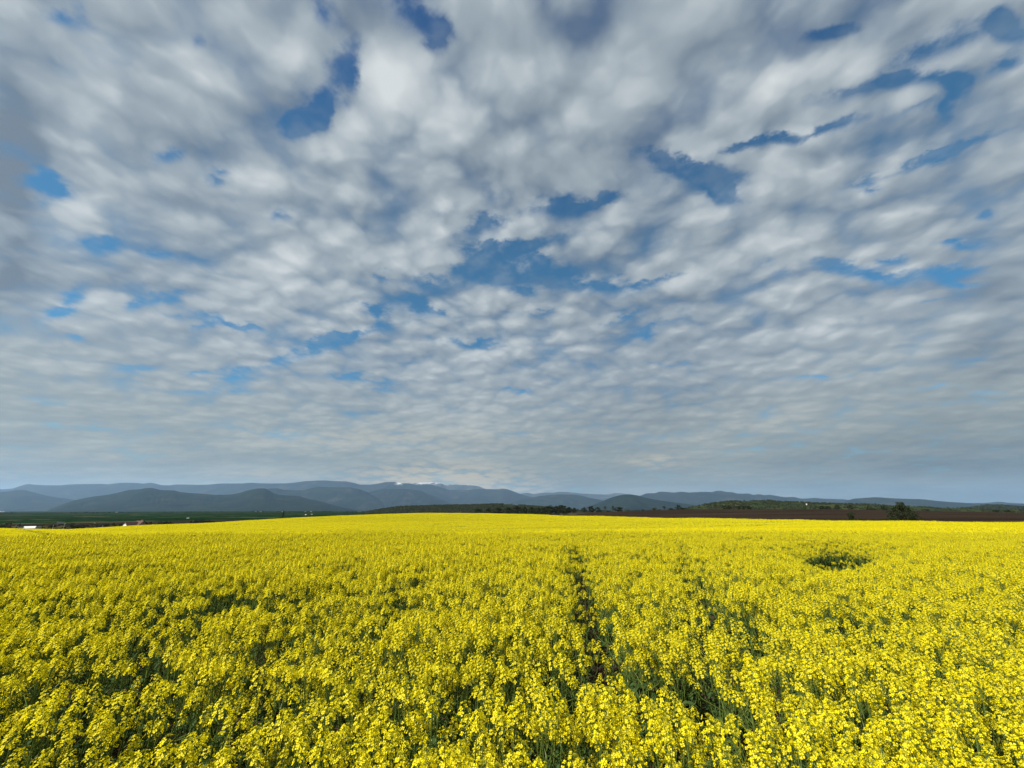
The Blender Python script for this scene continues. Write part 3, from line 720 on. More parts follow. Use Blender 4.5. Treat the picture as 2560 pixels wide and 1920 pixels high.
# ------------------------------------------------------------------ instanced masses (uncountable growth)
def scatter(name, pts, rot, scl, idx, sources, label=None):
    """One object whose geometry nodes set the given meshes on its points."""
    me = bpy.data.meshes.new(name)
    n_ = len(pts)
    me.vertices.add(n_)
    me.vertices.foreach_set('co', np.asarray(pts, np.float32).ravel())
    for nm, typ, key, val in (('spin', 'FLOAT_VECTOR', 'vector', rot), ('size', 'FLOAT_VECTOR', 'vector', scl), ('pick', 'INT', 'value', idx)):
        a = me.attributes.new(nm, typ, 'POINT')
        a.data.foreach_set(key, np.asarray(val, np.int32 if typ == 'INT' else np.float32).ravel())
    o = put(name, me)
    g = bpy.data.node_groups.new(name, 'GeometryNodeTree')
    g.interface.new_socket('Geometry', in_out='INPUT', socket_type='NodeSocketGeometry')
    g.interface.new_socket('Geometry', in_out='OUTPUT', socket_type='NodeSocketGeometry')
    N, L_ = g.nodes.new, g.links.new
    gi, go, ip = N('NodeGroupInput'), N('NodeGroupOutput'), N('GeometryNodeInstanceOnPoints')
    gt = N('GeometryNodeGeometryToInstance')
    for src in reversed(sources):                 # the last one joined is the first one picked
        oi = N('GeometryNodeObjectInfo'); oi.inputs['Object'].default_value = src
        oi.inputs['As Instance'].default_value = False
        g1 = N('GeometryNodeGeometryToInstance')
        L_(oi.outputs['Geometry'], g1.inputs[0])
        L_(g1.outputs[0], gt.inputs[0])
    # each source stays an instance of its own: join them as instances
    jn = N('GeometryNodeJoinGeometry')
    for nd in list(g.nodes):
        if nd.bl_idname == 'GeometryNodeGeometryToInstance' and nd is not gt:
            L_(nd.outputs[0], jn.inputs[0])
    g.nodes.remove(gt)
    def attr(nm, typ):
        nd = N('GeometryNodeInputNamedAttribute'); nd.data_type = typ
        nd.inputs['Name'].default_value = nm
        return next(s_ for s_ in nd.outputs if s_.enabled)
    L_(gi.outputs[0], ip.inputs['Points'])
    L_(jn.outputs[0], ip.inputs['Instance'])
    ip.inputs['Pick Instance'].default_value = True
    L_(attr('pick', 'INT'), ip.inputs['Instance Index'])
    L_(attr('spin', 'FLOAT_VECTOR'), ip.inputs['Rotation'])
    L_(attr('size', 'FLOAT_VECTOR'), ip.inputs['Scale'])
    L_(ip.outputs[0], go.inputs[0])
    md = o.modifiers.new('growth', 'NODES'); md.node_group = g
    return tag(o, label, None, None, 'stuff')

def hidden_source(name, me):
    return bpy.data.objects.new(name, me)          # never linked to the scene: only its mesh is used

# woods on the hills and the far belts of trees on the plain
def crown_blob(seed, mat):
    r_ = random.Random(seed)
    vs, fs = [], []
    for _ in range(170):
        d = Vector((r_.gauss(0, 1), r_.gauss(0, 1), r_.gauss(0, 1))).normalized()
        c = Vector((d.x, d.y, 0.75 + d.z * 0.95)) * r_.uniform(.65, 1.0)
        nrm = (d + Vector((r_.gauss(0, .5), r_.gauss(0, .5), r_.gauss(0, .5)))).normalized()
        t = nrm.orthogonal().normalized(); bb = nrm.cross(t); s_ = r_.uniform(.14, .30)
        o = len(vs); vs += [c + t * s_, c + bb * s_, c - t * s_, c - bb * s_]; fs.append((o, o + 1, o + 2, o + 3))
    return hidden_source('wood_crown', mesh('wood_crown', [tuple(p) for p in vs], np.array(fs, np.int32), (mat,)))
blob_src = [crown_blob(3, M_wood), crown_blob(5, M_crown), crown_blob(6, M_wood), crown_blob(7, M_crown_light)]
def hill_points(hname, n, tmin, rg):
    o = bpy.data.objects[hname]
    nx = 220; nv = len(o.data.vertices)
    co = np.empty(nv * 3, np.float32); o.data.vertices.foreach_get('co', co); co = co.reshape(-1, nx, 3)
    r_ = rg.uniform(tmin, 23.0, n); c = rg.uniform(0, nx - 1.001, n)
    i, j = r_.astype(int), c.astype(int); fi, fj = (r_ - i)[:, None], (c - j)[:, None]
    return (co[i, j] * (1 - fj) + co[i, j + 1] * fj) * (1 - fi) + (co[i + 1, j] * (1 - fj) + co[i + 1, j + 1] * fj) * fi
pA = hill_points('wooded_hill', 10500, 3, rng)
sA = rng.uniform(1.7, 3.0, len(pA))
keepA = ~((fbm(pA[:, 0] / 70, pA[:, 1] / 160, 5) > 0.60) & (pA[:, 2] > EYE + 12))
pB = hill_points('wooded_hill.001', 5200, 3, rng)
sB = rng.uniform(1.3, 2.4, len(pB))
keepB = fbm(pB[:, 0] / 60, pB[:, 1] / 60, 9) < 0.56
pC = hill_points('wooded_hill.002', 2500, 3, rng)
sC = rng.uniform(5, 8, len(pC))
belts = []
for (x0, x1, y, Y, n_) in ((630, 660, 1279, 2900, 18), (690, 720, 1279.5, 2900, 12), (722, 830, 1278.5, 3000, 90), (860, 930, 1280, 2400, 40), (0, 60, 1283, 2600, 16), (180, 330, 1283.5, 2700, 40), (400, 560, 1282.5, 2500, 30)):
    for _ in range(n_):
        x = random.uniform(x0, x1); Yq = Y * random.uniform(.97, 1.03); e_ = (x - 1280) / F * CP * Yq
        belts.append((e_, Yq, gz(e_, Yq)))
pD = np.array(belts); sD = rng.uniform(1.4, 3.6, len(pD))
pw = np.concatenate([pA[keepA], pB[keepB], pC, pD]); sw = np.concatenate([sA[keepA], sB[keepB], sC, sD])
iw = np.concatenate([rng.choice([0, 1, 2, 3], keepA.sum(), p=[.45, .06, .40, .09]), rng.choice([0, 1, 2, 3], keepB.sum(), p=[.4, .1, .4, .1]), rng.choice([0, 1], len(pC)), np.full(len(pD), 1)])
scatter('woodland', pw, np.stack((0 * sw, 0 * sw, rng.uniform(0, 6.28, len(sw))), 1), np.stack((sw, sw, sw * rng.uniform(.8, 1.2, len(sw))), 1), iw, blob_src, 'green spring woodland covering the low hills below the mountains')

# ------------------------------------------------------------------ the house and other buildings on the plain
M_white = plain('white_render', (0.78, 0.76, 0.70), (0.66, 0.64, 0.58), 0.8)
M_pink = plain('brick_render', (0.32, 0.20, 0.15), (0.26, 0.16, 0.12), 1.5)
M_tile = plain('roof_tile', (0.105, 0.052, 0.034), (0.065, 0.034, 0.024), 2.0)
M_dark = plain('dark_opening', (0.012, 0.011, 0.010), (0.02, 0.018, 0.016), 1.0, 0.3)
M_metal = plain('grey_metal', (0.30, 0.31, 0.32), (0.24, 0.25, 0.26), 1.0, 0.5)
M_concrete = plain('concrete', (0.40, 0.39, 0.36), (0.32, 0.31, 0.29), 1.2)
M_whitepaint = plain('white_paint', (0.80, 0.80, 0.78), (0.72, 0.72, 0.70), 1.0, 0.4)
M_rubber = plain('rubber', (0.02, 0.02, 0.02), (0.03, 0.03, 0.03), 2.0)

def one(name, parent, mat, fn):
    mb = MB(); fn(mb)
    return put(name, mb.mesh(name, (mat,)), parent)
def roof_slab(mb, ridge_a, ridge_b, eave_a, eave_b, th=0.22):
    p = [Vector(q) for q in (ridge_a, ridge_b, eave_b, eave_a)]
    nrm = (p[1] - p[0]).cross(p[3] - p[0]).normalized()
    if nrm.z < 0: nrm = -nrm
    vs = [q + nrm * th for q in p] + p
    mb.add(vs, [(0, 1, 2, 3), (7, 6, 5, 4), (0, 4, 5, 1), (1, 5, 6, 2), (2, 6, 7, 3), (3, 7, 4, 0)])
def window(parent, x, y, z, w, h, facing):
    """Dark pane in a white frame on a wall; facing is the wall's outward axis."""
    f_ = MB(); g_ = MB(); t = 0.07
    def bx(mb, a0, a1, z0, z1, d0, d1):
        if facing in ('-y', '+y'):
            s_ = -1 if facing == '-y' else 1
            mb.box(x + a0, x + a1, min(y + s_ * d0, y + s_ * d1), max(y + s_ * d0, y + s_ * d1), z + z0, z + z1)
        else:
            s_ = -1 if facing == '-x' else 1
            mb.box(min(x + s_ * d0, x + s_ * d1), max(x + s_ * d0, x + s_ * d1), y + a0, y + a1, z + z0, z + z1)
    for a0, a1, z0, z1 in ((-w / 2, -w / 2 + t, 0, h), (w / 2 - t, w / 2, 0, h), (-w / 2 + t, w / 2 - t, 0, t), (-w / 2 + t, w / 2 - t, h - t, h), (-t / 2, t / 2, t, h - t)):
        bx(f_, a0, a1, z0, z1, 0.003, 0.06)
    wo_ = put('window', f_.mesh('window', (M_whitepaint,)), parent)
    bx(g_, -w / 2 + t, w / 2 - t, t, h - t, 0.004, 0.02)
    put('pane', g_.mesh('pane', (M_dark,)), wo_)
    return wo_

def house():
    Y = 300.0
    e_ = (349 - 1280.0) / F * CP * Y
    base = gz(e_, Y)
    o = thing('house', 'house with white gable wall and brown tiled roofs standing behind the yellow field', 'house', (e_, Y, base), R(70))
    lift = 0.0
    # left wing: ridge runs along x, white gable to the west; rises well above the crop's rim
    W0, W1, D0, D1, EV, RG = -8.2, -0.6, -3.0, 3.6, 3.3, 6.6
    ym = (D0 + D1) / 2
    one('wall', o, M_white, lambda m_: m_.prism([(D0, 0), (D1, 0), (D1, EV), (ym, RG - .15), (D0, EV)], W0, W1, 'x'))
    def wing_roof(m_):
        roof_slab(m_, (W0 - .5, ym, RG), (W1 + 1.5, ym, RG), (W0 - .5, D0 - .7, EV - .35), (W1 + 1.5, D0 - .7, EV - .35))
        roof_slab(m_, (W0 - .5, ym, RG), (W1 + 1.5, ym, RG), (W0 - .5, D1 + .7, EV - .35), (W1 + 1.5, D1 + .7, EV - .35))
    one('roof', o, M_tile, wing_roof)
    window(o, W0, ym, 4.2, 0.9, 1.3, '-x'); window(o, W0, D0 + 1.6, 1.0, 1.0, 1.4, '-x'); window(o, W0, D1 - 1.6, 1.0, 1.0, 1.4, '-x')
    window(o, -6.2, D0, 1.0, 1.1, 1.4, '-y'); window(o, -3.6, D0, 1.0, 1.1, 1.4, '-y')
    # main block: ridge runs front to back, gable of warm render to the front
    X0, X1, F0, F1, E2, R2 = -0.6, 6.4, -5.2, 4.4, 3.6, 7.3
    xm = (X0 + X1) / 2
    one('wall', o, M_pink, lambda m_: m_.prism([(X0, 0), (X1, 0), (X1, E2), (xm, R2 - .15), (X0, E2)], F0, F1, 'y'))
    def main_roof(m_):
        roof_slab(m_, (xm, F0 - .6, R2), (xm, F1 + .6, R2), (X0 - .8, F0 - .6, E2 - .85), (X0 - .8, F1 + .6, E2 - .85))
        roof_slab(m_, (xm, F0 - .6, R2), (xm, F1 + .6, R2), (X1 + 3.2, F0 - .6, E2 - 1.2), (X1 + 3.2, F1 + .6, E2 - 1.2))
    rf = one('roof', o, M_tile, main_roof)
    one('chimney', rf, M_pink, lambda m_: (m_.box(xm + 1.6, xm + 2.4, 0.5, 1.3, 5.6, 8.0), m_.box(xm + 1.5, xm + 2.5, 0.4, 1.4, 8.0, 8.2)))
    window(o, 0.8, F0, 1.0, 1.1, 1.4, '-y'); window(o, 2.9, F0, 1.0, 1.1, 1.4, '-y'); window(o, 2.9, F0, 4.1, 1.0, 1.2, '-y')
    # open porch under the long eastern eave, and the low white annex beyond it
    for px_ in (7.2, 9.2):
        one('porch_post', o, M_dark, lambda m_: m_.box(px_ - .1, px_ + .1, F0 - .2, F0, 0, 2.3))
    one('porch_wall', o, M_dark, lambda m_: m_.box(X1 + .003, 9.3, 1.2, 1.4, 0, 2.2))
    one('annex', o, M_white, lambda m_: m_.prism([(9.4, 0), (14.6, 0), (14.6, 2.5), (12.0, 3.6), (9.4, 2.5)], -3.4, 3.0, 'y'))
    def annex_roof(m_):
        roof_slab(m_, (12, -3.9, 3.8), (12, 3.5, 3.8), (9.42, -3.9, 2.72), (9.42, 3.5, 2.72), .18)
        roof_slab(m_, (12, -3.9, 3.8), (12, 3.5, 3.8), (15.1, -3.9, 2.4), (15.1, 3.5, 2.4), .18)
    one('roof', o, M_tile, annex_roof)
    window(o, 11.2, -3.4, 0.9, 1.0, 1.1, '-y'); window(o, 13.2, -3.4, 0.9, 1.0, 1.1, '-y')
    d = one('door', o, M_tile, lambda m_: m_.box(4.4, 5.4, F0 - .05, F0 - .003, 0, 2.1))
    one('handle', d, M_metal, lambda m_: m_.box(5.2, 5.26, F0 - .10, F0 - .052, 1.0, 1.12))
    # it stands with its floor where the rim of the crop cuts the walls
    o.location.z = EYE + el(1316, Y) - 1.9
    one('plinth', o, M_concrete, lambda m_: m_.box(-8.4, 14.7, -5.4, 4.5, min(-0.3, (base - o.location.z) / .76 - .5), -0.003))
    o.scale = (0.76, 0.76, 0.76)
    return o
house()

def simple_house(label, x, y, Y, w, h, wallm, rz=0.0, roofm=None, rh=0.4, group=None, base=None):
    """Small far building: gabled walls, roof, a door and windows on its long side."""
    e_ = (x - 1280.0) / F * CP * Y
    z = gz(e_, Y) if base is None else base
    o = thing('far_house', label, 'building', (e_, Y, z), rz, group)
    d = w * 0.5
    one('wall', o, wallm, lambda m_: m_.prism([(-d / 2, -1), (d / 2, -1), (d / 2, h), (0, h + rh * d * .5 - .05), (-d / 2, h)], -w / 2, w / 2, 'x'))
    def rr(m_):
        for s_ in (-1, 1):
            roof_slab(m_, (-w / 2 - .3, 0, h + rh * d * .5), (w / 2 + .3, 0, h + rh * d * .5), (-w / 2 - .3, s_ * (d / 2 + .3), h - .1), (w / 2 + .3, s_ * (d / 2 + .3), h - .1), .15)
    one('roof', o, roofm or M_tile, rr)
    for q in (-.3, 0.3):
        window(o, q * w, -d / 2, h * .35, w * .12, h * .4, '-y')
    one('door', o, M_dark, lambda m_: m_.box(-.5, .5, -d / 2 - .05, -d / 2 - .003, 0, min(2.1, h * .8)))
    return o
# low white-roofed shed half hidden by the crop
def shed():
    Y = 240.0
    x, top = 88, 1316.2
    e_ = (x - 1280.0) / F * CP * Y; base = gz(e_, Y); h = EYE + el(top, Y) - base
    o = thing('shed', 'low shed with a bright white roof half hidden behind the yellow field', 'shed', (e_, Y, base), R(46))
    one('wall', o, M_concrete, lambda m_: m_.box(-2.1, 2.3, -1.4, 2.2, -.5, h - .85))
    one('side_wall', o, M_metal, lambda m_: m_.box(-4.4, -2.103, -1.2, 1.8, -.5, h - .25))
    one('side_wall', o, M_metal, lambda m_: m_.box(2.303, 4.6, -1.2, 1.8, -.5, h - .25))
    one('roof', o, M_whitepaint, lambda m_: roof_slab(m_, (-2.2, 2.4, h), (2.4, 2.4, h), (-2.2, -1.7, h - 1.0), (2.4, -1.7, h - 1.0), .1))
    one('door', o, M_dark, lambda m_: m_.box(-.6, .6, -1.46, -1.403, 0, h * .6))
shed()
def billboard():
    Y = 420.0
    e_ = (161 - 1280.0) / F * CP * Y; base = gz(e_, Y)
    t, b_ = EYE + el(1304.8, Y) - base, EYE + el(1309.0, Y) - base
    o = thing('billboard', 'pale grey-white billboard panel raised over the bushes of the plain', 'billboard', (e_, Y, base), R(40))
    one('panel', o, M_concrete, lambda m_: m_.box(-2.5, 2.5, -.12, .12, b_, t))
    one('frame', o, M_metal, lambda m_: (m_.box(-2.6, -2.503, -.15, .15, b_ - .1, t + .1), m_.box(2.503, 2.6, -.15, .15, b_ - .1, t + .1), m_.box(-2.5, 2.5, -.15, .15, t + .003, t + .1)))
    for q in (-1.6, 1.6):
        one('post', o, M_metal, lambda m_: m_.tube([(q, .25, -.5), (q, .25, t)], .09, 8))
billboard()
def pole(label, x, top, Y, arm=True):
    e_ = (x - 1280.0) / F * CP * Y; base = gz(e_, Y); h = EYE + el(top, Y) - base
    o = thing('utility_pole', label, 'pole', (e_, Y, base), 0, 'poles along the plain')
    one('post', o, M_concrete, lambda m_: m_.tube([(0, 0, -.5), (0, 0, h)], [.16, .10], 8))
    if arm:
        one('crossarm', o, M_metal, lambda m_: m_.box(-.7, .7, -.06, .06, h - .5, h - .36))
        for q in (-.6, .6):
            one('insulator', o, M_whitepaint, lambda m_: m_.tube([(q, 0, h - .36), (q, 0, h - .14)], [.06, .04], 6))
pole('tall concrete pole just beside the pale billboard', 173, 1307.5, 330)
pole('short pale pole between the white shed and the billboard', 146, 1312, 320, False)
pole('thin pale pole on the shed side away from the billboard', 53.5, 1312, 330, False)
pole('thin pole by the road between the house and the dark thicket', 447, 1308.5, 235, False)
pole('pale pole near the far bushes between billboard and house', 246, 1306.5, 380)
pole('slender grey pole at the field rim, nearest the house on the billboard side', 268, 1312.5, 300, False)

def van(label, x, y, Y, rz, L_=4.2, H_=1.9, col=None):
    e_ = (x - 1280.0) / F * CP * Y; z = gz(e_, Y)
    o = thing('van', label, 'van', (e_, Y, z), rz)
    one('body', o, col or M_whitepaint, lambda m_: m_.prism([(-L_ / 2, .4), (L_ / 2, .4), (L_ / 2, 1.1), (L_ / 2 - .75, 1.25), (L_ / 2 - 1.35, H_), (-L_ / 2 + .1, H_), (-L_ / 2, H_ - .15)], -.9, .9, 'y'))
    one('windscreen', o, M_dark, lambda m_: m_.add([(L_ / 2 - .74, -.75, 1.30), (L_ / 2 - .74, .75, 1.30), (L_ / 2 - 1.28, .75, H_ - .06), (L_ / 2 - 1.28, -.75, H_ - .06)], [(0, 1, 2, 3)]))
    one('side_window', o, M_dark, lambda m_: m_.box(L_ / 2 - 2.3, L_ / 2 - 1.5, -.93, -.903, 1.2, H_ - .2))
    for a in (-L_ / 2 + .9, L_ / 2 - .9):
        for s_ in (-1, 1):
            w = one('wheel', o, M_rubber, lambda m_: m_.tube([(a, s_ * .72, .34), (a, s_ * .92, .34)], .34, 14))
            one('rim', w, M_metal, lambda m_: m_.tube([(a, s_ * .921, .34), (a, s_ * .94, .34)], .18, 10))
    return o
van('white van glinting beside the dark thicket past the house', 474, 0, 800, R(200))
van('white van on the plain just behind the yellow rim, nearer the lone tree', 766, 0, 1150, R(170))
van('white van on the plain just behind the yellow rim, farther from the lone tree', 781, 0, 1250, R(10))

vill = [('white', 640, 2800, 9, 3), ('white', 652, 2800, 12, 3), ('white', 706.5, 2700, 9, 5), ('pink', 764, 2900, 14, 4), ('white', 778, 2900, 12, 5), ('white', 899, 2500, 14, 6), ('pink', 931, 2300, 12, 5), ('white', 293, 2900, 12, 5)]
desc = ['small white cottage beside the first clump of far trees on the plain', 'long white cottage just past the first clump of far trees', 'bright white house right above the lone slim tree', 'dull pinkish house in the far tree belt', 'long white house in the far tree belt beside the pinkish one', 'tall white house by the foot of the wooded hill', 'pinkish house where the plain meets the wooded hill', 'whitish house at the foot of the dark mountain above the brown-roofed house']
for (m_, x, Y, w, h), dsc in zip(vill, desc):
    simple_house(dsc, x, 0, Y, w * .8, h * .7, M_concrete if m_ == 'white' else M_pink, random.uniform(-.3, .3), group='far houses on the plain')
hb = simple_house('tiny white hut high on the grassy wooded hill above the ploughed field', 2017, 0, 1180, 3.5, 3.0, M_white, .3)
hb.location = at(2017, 1261.5, 1190)
simple_house('long white warehouse roofed in grey at the foot of the mountains', 6, 0, 4800, 105, 8, M_concrete, 0.05, M_metal, 0.04)

# ------------------------------------------------------------------ rapeseed
def raceme(seed, n=22, L_=0.085, pods=9):
    """One flower head, its foot at the origin: open four-petalled flowers round a dome of buds, young pods below."""
    r_ = random.Random(seed)
    vs, fs, mi = [], [], []
    def quad(a, b, c, d, m_):
        o = len(vs); vs.extend((a, b, c, d)); fs.append((o, o + 1, o + 2, o + 3)); mi.append(m_)
    def stick(a, b, w0, w1, m_):
        d = (b - a).normalized(); t = d.orthogonal().normalized(); bb = d.cross(t)
        for e_ in (t, bb):
            quad(a - e_ * w0, a + e_ * w0, b + e_ * w1, b - e_ * w1, m_)
    stick(Vector((0, 0, -.10)), Vector((0, 0, L_ * .95)), .0022, .0012, 2)
    ga = 2.39996
    for k in range(n):
        t = k / n
        z = L_ * (0.05 + 0.85 * t)
        a = ga * k + r_.uniform(-.3, .3)
        out = (0.036 - 0.019 * t) * r_.uniform(.55, 1.3)
        foot = Vector((0, 0, z * .92))
        c = Vector((math.cos(a) * out, math.sin(a) * out, z + 0.012))
        stick(foot, c, .0009, .0007, 2)
        nrm = (Vector((math.cos(a), math.sin(a), 0.55 + .9 * t)) + Vector((r_.gauss(0, .3), r_.gauss(0, .3), r_.gauss(0, .3)))).normalized()
        tt = nrm.orthogonal().normalized(); tt.rotate(Matrix.Rotation(r_.uniform(0, PI), 3, nrm)); bb = nrm.cross(tt)
        sz = r_.uniform(.0082, .0112) * (1.0 - .15 * t)
        for q in range(4):
            ang = q * PI / 2 + r_.uniform(-.2, .2)
            d = tt * math.cos(ang) + bb * math.sin(ang); e_ = nrm.cross(d)
            cup = nrm * sz * r_.uniform(-.05, .45)
            quad(c + d * sz * .12, c + d * sz * .75 + e_ * sz * .50 + cup * .7, c + d * sz * 1.12 + cup, c + d * sz * .75 - e_ * sz * .50 + cup * .7, 0)
        quad(c + tt * .0016, c + bb * .0016 + nrm * .003, c - tt * .0016, c - bb * .0016 + nrm * .003, 1)
    for k in range(13):
        a = ga * k; t = k / 13
        rr = .0095 * math.sqrt(t)
        c = Vector((math.cos(a) * rr, math.sin(a) * rr, L_ * 1.02 - rr * .55 + .004))
        d = Vector((math.cos(a) * .5, math.sin(a) * .5, 1)).normalized(); t1 = d.orthogonal().normalized(); t2 = d.cross(t1)
        for e_ in (t1, t2):
            quad(c - d * .0035, c + e_ * .0019, c + d * .004, c - e_ * .0019, 1)
    for k in range(pods):
        a = ga * k + 1; z = -.012 - .010 * k + r_.uniform(-.004, .004)
        d = Vector((math.cos(a), math.sin(a), .75)).normalized()
        p0 = Vector((0, 0, z)); p1 = p0 + d * .016; p2 = p1 + Vector((math.cos(a) * .5, math.sin(a) * .5, 1)).normalized() * r_.uniform(.012, .034)
        stick(p0, p1, .0007, .0007, 2); stick(p1, p2, .0012, .0006, 2)
    return np.array([tuple(p) for p in vs], np.float32), np.array(fs, np.int32), np.array(mi, np.int32)

RAC = [raceme(100 + i, (14, 19, 25, 28, 17, 23)[i], (.055, .075, .095, .080, .060, .105)[i], 7 + i % 4) for i in range(6)]
RAC_ME = [mesh('flower_head', v_, f_, (M_petal, M_bud, M_stem), m_) for v_, f_, m_ in RAC]

def plant_shape(seed, flowers=True, H=1.0):
    r_ = random.Random(seed)
    st = MB(); heads = []
    bend = Vector((r_.uniform(-.05, .05), r_.uniform(-.05, .05), 0))
    def spine(t):
        return Vector((bend.x * t * t, bend.y * t * t, H * .93 * t))
    st.tube([spine(0) - Vector((0, 0, .03)), spine(.35), spine(.7), spine(1)], [.0062, .0054, .0042, .0026], 5, cap=False)
    tip = spine(1); d = (spine(1) - spine(.9)).normalized()
    heads.append((r_.randrange(6), tip, d, r_.uniform(1.05, 1.55)))
    for k in range(r_.choice((3, 4, 5, 5)) if flowers else 3):
        t = r_.uniform(.42, .80); a = 2.4 * k + r_.uniform(-.5, .5)
        p0 = spine(t); reach = r_.uniform(.06, .22)
        top = H * r_.uniform(.68, .98)
        p2 = Vector((p0.x + math.cos(a) * reach, p0.y + math.sin(a) * reach, max(top, p0.z + .10)))
        p1 = p0.lerp(p2, .5) + Vector((math.cos(a), math.sin(a), 0)) * reach * .25
        st.tube([p0, p1, p2], [.0036, .0029, .0021], 4, cap=False)
        heads.append((r_.randrange(6), p2, (p2 - p1).normalized(), r_.uniform(.7, 1.35)))
    lv, lf = [], []
    for k in range(7 if flowers else 12):
        t = r_.uniform(.10, .62); a = 2.4 * k + r_.uniform(-.4, .4)
        p = spine(t); out = Vector((math.cos(a), math.sin(a), 0)); side = Vector((-out.y, out.x, 0))
        ln, wd = r_.uniform(.09, .19) * (1.2 - .5 * t), r_.uniform(.016, .034)
        o = len(lv); rows_ = []
        for j, q in enumerate((0, .3, .65, 1)):
            c = p + out * ln * q + Vector((0, 0, ln * (.55 * q - .75 * q * q)))
            w = wd * (.35, 1, .8, .06)[j]
            lv.extend((c - side * w + Vector((0, 0, w * .35)), c, c + side * w + Vector((0, 0, w * .35))))
        for j in range(3):
            for q in (0, 1):
                i0 = o + 3 * j + q; lf.append((i0, i0 + 1, i0 + 4, i0 + 3))
    return st, heads, (lv, lf)

def head_matrix(h):
    i, p, d, s_ = h
    d = (d + Vector((0, 0, 1.2))).normalized()
    return Matrix.Translation(p) @ Vector((0, 0, 1)).rotation_difference(d).to_matrix().to_4x4() @ Matrix.Rotation(p.x * 90 + p.y * 50, 4, 'Z') @ Matrix.Scale(s_, 4)

SHAPES = [plant_shape(500 + i) for i in range(10)]
STEM_ME = [st.mesh('stem', (M_stem,)) for st, _, _ in SHAPES]
LEAF_ME = [mesh('foliage', lv, lf, (M_leaf,)) for _, _, (lv, lf) in SHAPES]
def whole(i, shape, flowers=True):
    st, heads, (lv, lf) = shape
    V_, F_, I_ = [], [], []
    o = 0
    def add(v_, f_, m_):
        nonlocal o
        V_.append(np.asarray(v_, np.float32)); F_.extend([tuple(int(q) + o for q in f) for f in f_]); I_.extend(m_); o += len(v_)
    add([tuple(p) for p in st.v], st.f, [2] * len(st.f))
    add([tuple(p) for p in lv], lf, [3] * len(lf))
    if flowers:
        for h in heads:
            M = np.array(head_matrix(h)); v_, f_, m_ = RAC[h[0]]
            add(v_ @ M[:3, :3].T + M[:3, 3], f_, m_.tolist())
    return hidden_source('rape_plant', mesh('rape_plant', np.concatenate(V_), F_, (M_petal, M_bud, M_stem, M_leaf), I_))
PLANT_SRC = [whole(i, s_) for i, s_ in enumerate(SHAPES)]
GREEN_SRC = [whole(i, plant_shape(700 + i, False, .62), False) for i in range(3)]

# where the crop is thin: wheel tracks, hollows and trampled spots, as (photo column, row) of the gap
def gap_xy(x, y, z=0.45):
    X, Yc = (x - 1280.0) / F, (960.0 - y) / F
    fy, fz = CP - Yc * SP, SP + Yc * CP
    k = (z - EYE) / fz
    return np.array((X * k, fy * k))
TRACK = [gap_xy(*p) for p in ((1535, 1830), (1500, 1740), (1482, 1660), (1466, 1570), (1450, 1490), (1442, 1440), (1436, 1400))]
TRACK2 = [gap_xy(*p) for p in ((1700, 1390), (1725, 1450), (1748, 1510), (1790, 1590), (1850, 1680), (1960, 1830))]
SPOTS = [(gap_xy(x, y), r_) for x, y, r_ in ((1745, 1515, .28), (1795, 1590, .30), (930, 1650, .35), (255, 1850, .45), (1850, 1630, .30), (270, 1490, .60), (130, 1465, .65), (520, 1495, .55), (860, 1490, .45), (1990, 1510, .35), (2350, 1440, .6), (620, 1760, .30), (1330, 1700, .22), (2230, 1660, .25), (1120, 1790, .25), (430, 1700, .35), (1640, 1850, .3), (1900, 1700, .25), (1040, 1500, .35), (700, 1620, .3), (1230, 1560, .3), (2060, 1600, .25))]
HOLLOW = (np.array((10.0, 13.3)), 1.15, 2.9)          # grassy wet spot, half size east-west / north-south (m)
def seg_dist(px, py, a, b_):
    d = b_ - a; t = np.clip(((px - a[0]) * d[0] + (py - a[1]) * d[1]) / (d @ d), 0, 1)
    return np.hypot(px - a[0] - t * d[0], py - a[1] - t * d[1])

rp = np.random.default_rng(21)
STEP, FARY = 0.160, 24.0
gx, gy = np.meshgrid(np.arange(-50, 50, STEP), np.arange(-2.5, FARY, STEP))
gx = gx.ravel() + rp.uniform(-.10, .10, gx.size); gy = gy.ravel() + rp.uniform(-.10, .10, gy.size)
m_ = (np.abs(gx) < 1.9 * np.maximum(gy, 0) + 5.0) & (np.hypot(gx, gy) > 0.85) & (gy < edge_at(np.clip(gx / np.maximum(gy, 12), COLS[0], COLS[-1])) - .3)
gx, gy = gx[m_], gy[m_]
patchy = fbm(gx / 1.3 + 20, gy / 1.3 + 20, 77, 3)
big = fbm(gx / 4.5 + 50, gy / 4.5 + 50, 78, 2)
keep_p = 1.10 - 1.1 * np.clip(0.50 - patchy, 0, 1) * 2.6 * np.clip((16 - gy) / 8, .25, 1)
keep_p -= 0.42 * np.clip((-gx / np.maximum(gy, 1) - .05) * 2.5, 0, 1) * np.clip((8.5 - gy) / 3.5, 0, 1)
keep_p *= np.where((np.abs(gy - 7.1 - .05 * gx + 1.6 * (patchy - .5)) < .55) & (gx < .8), .50, 1.0)
keep_p -= 0.9 * np.clip(0.42 - big, 0, 1) * 2
td = np.min([seg_dist(gx, gy, TRACK[i], TRACK[i + 1]) for i in range(len(TRACK) - 1)], 0)
td = td + .40 * (fbm(gx / .7 + 11, gy / .9 + 11, 84, 2) - .5)
keep_p = np.where(td < 0.18, 0.11, np.where(td < 0.30, keep_p * .5, keep_p))
t2 = np.min([seg_dist(gx, gy, TRACK2[i], TRACK2[i + 1]) for i in range(len(TRACK2) - 1)], 0) + .5 * (fbm(gx / .8 + 31, gy / .8 + 31, 85, 2) - .5)
keep_p = np.where(t2 < 0.20, keep_p * .30, keep_p)
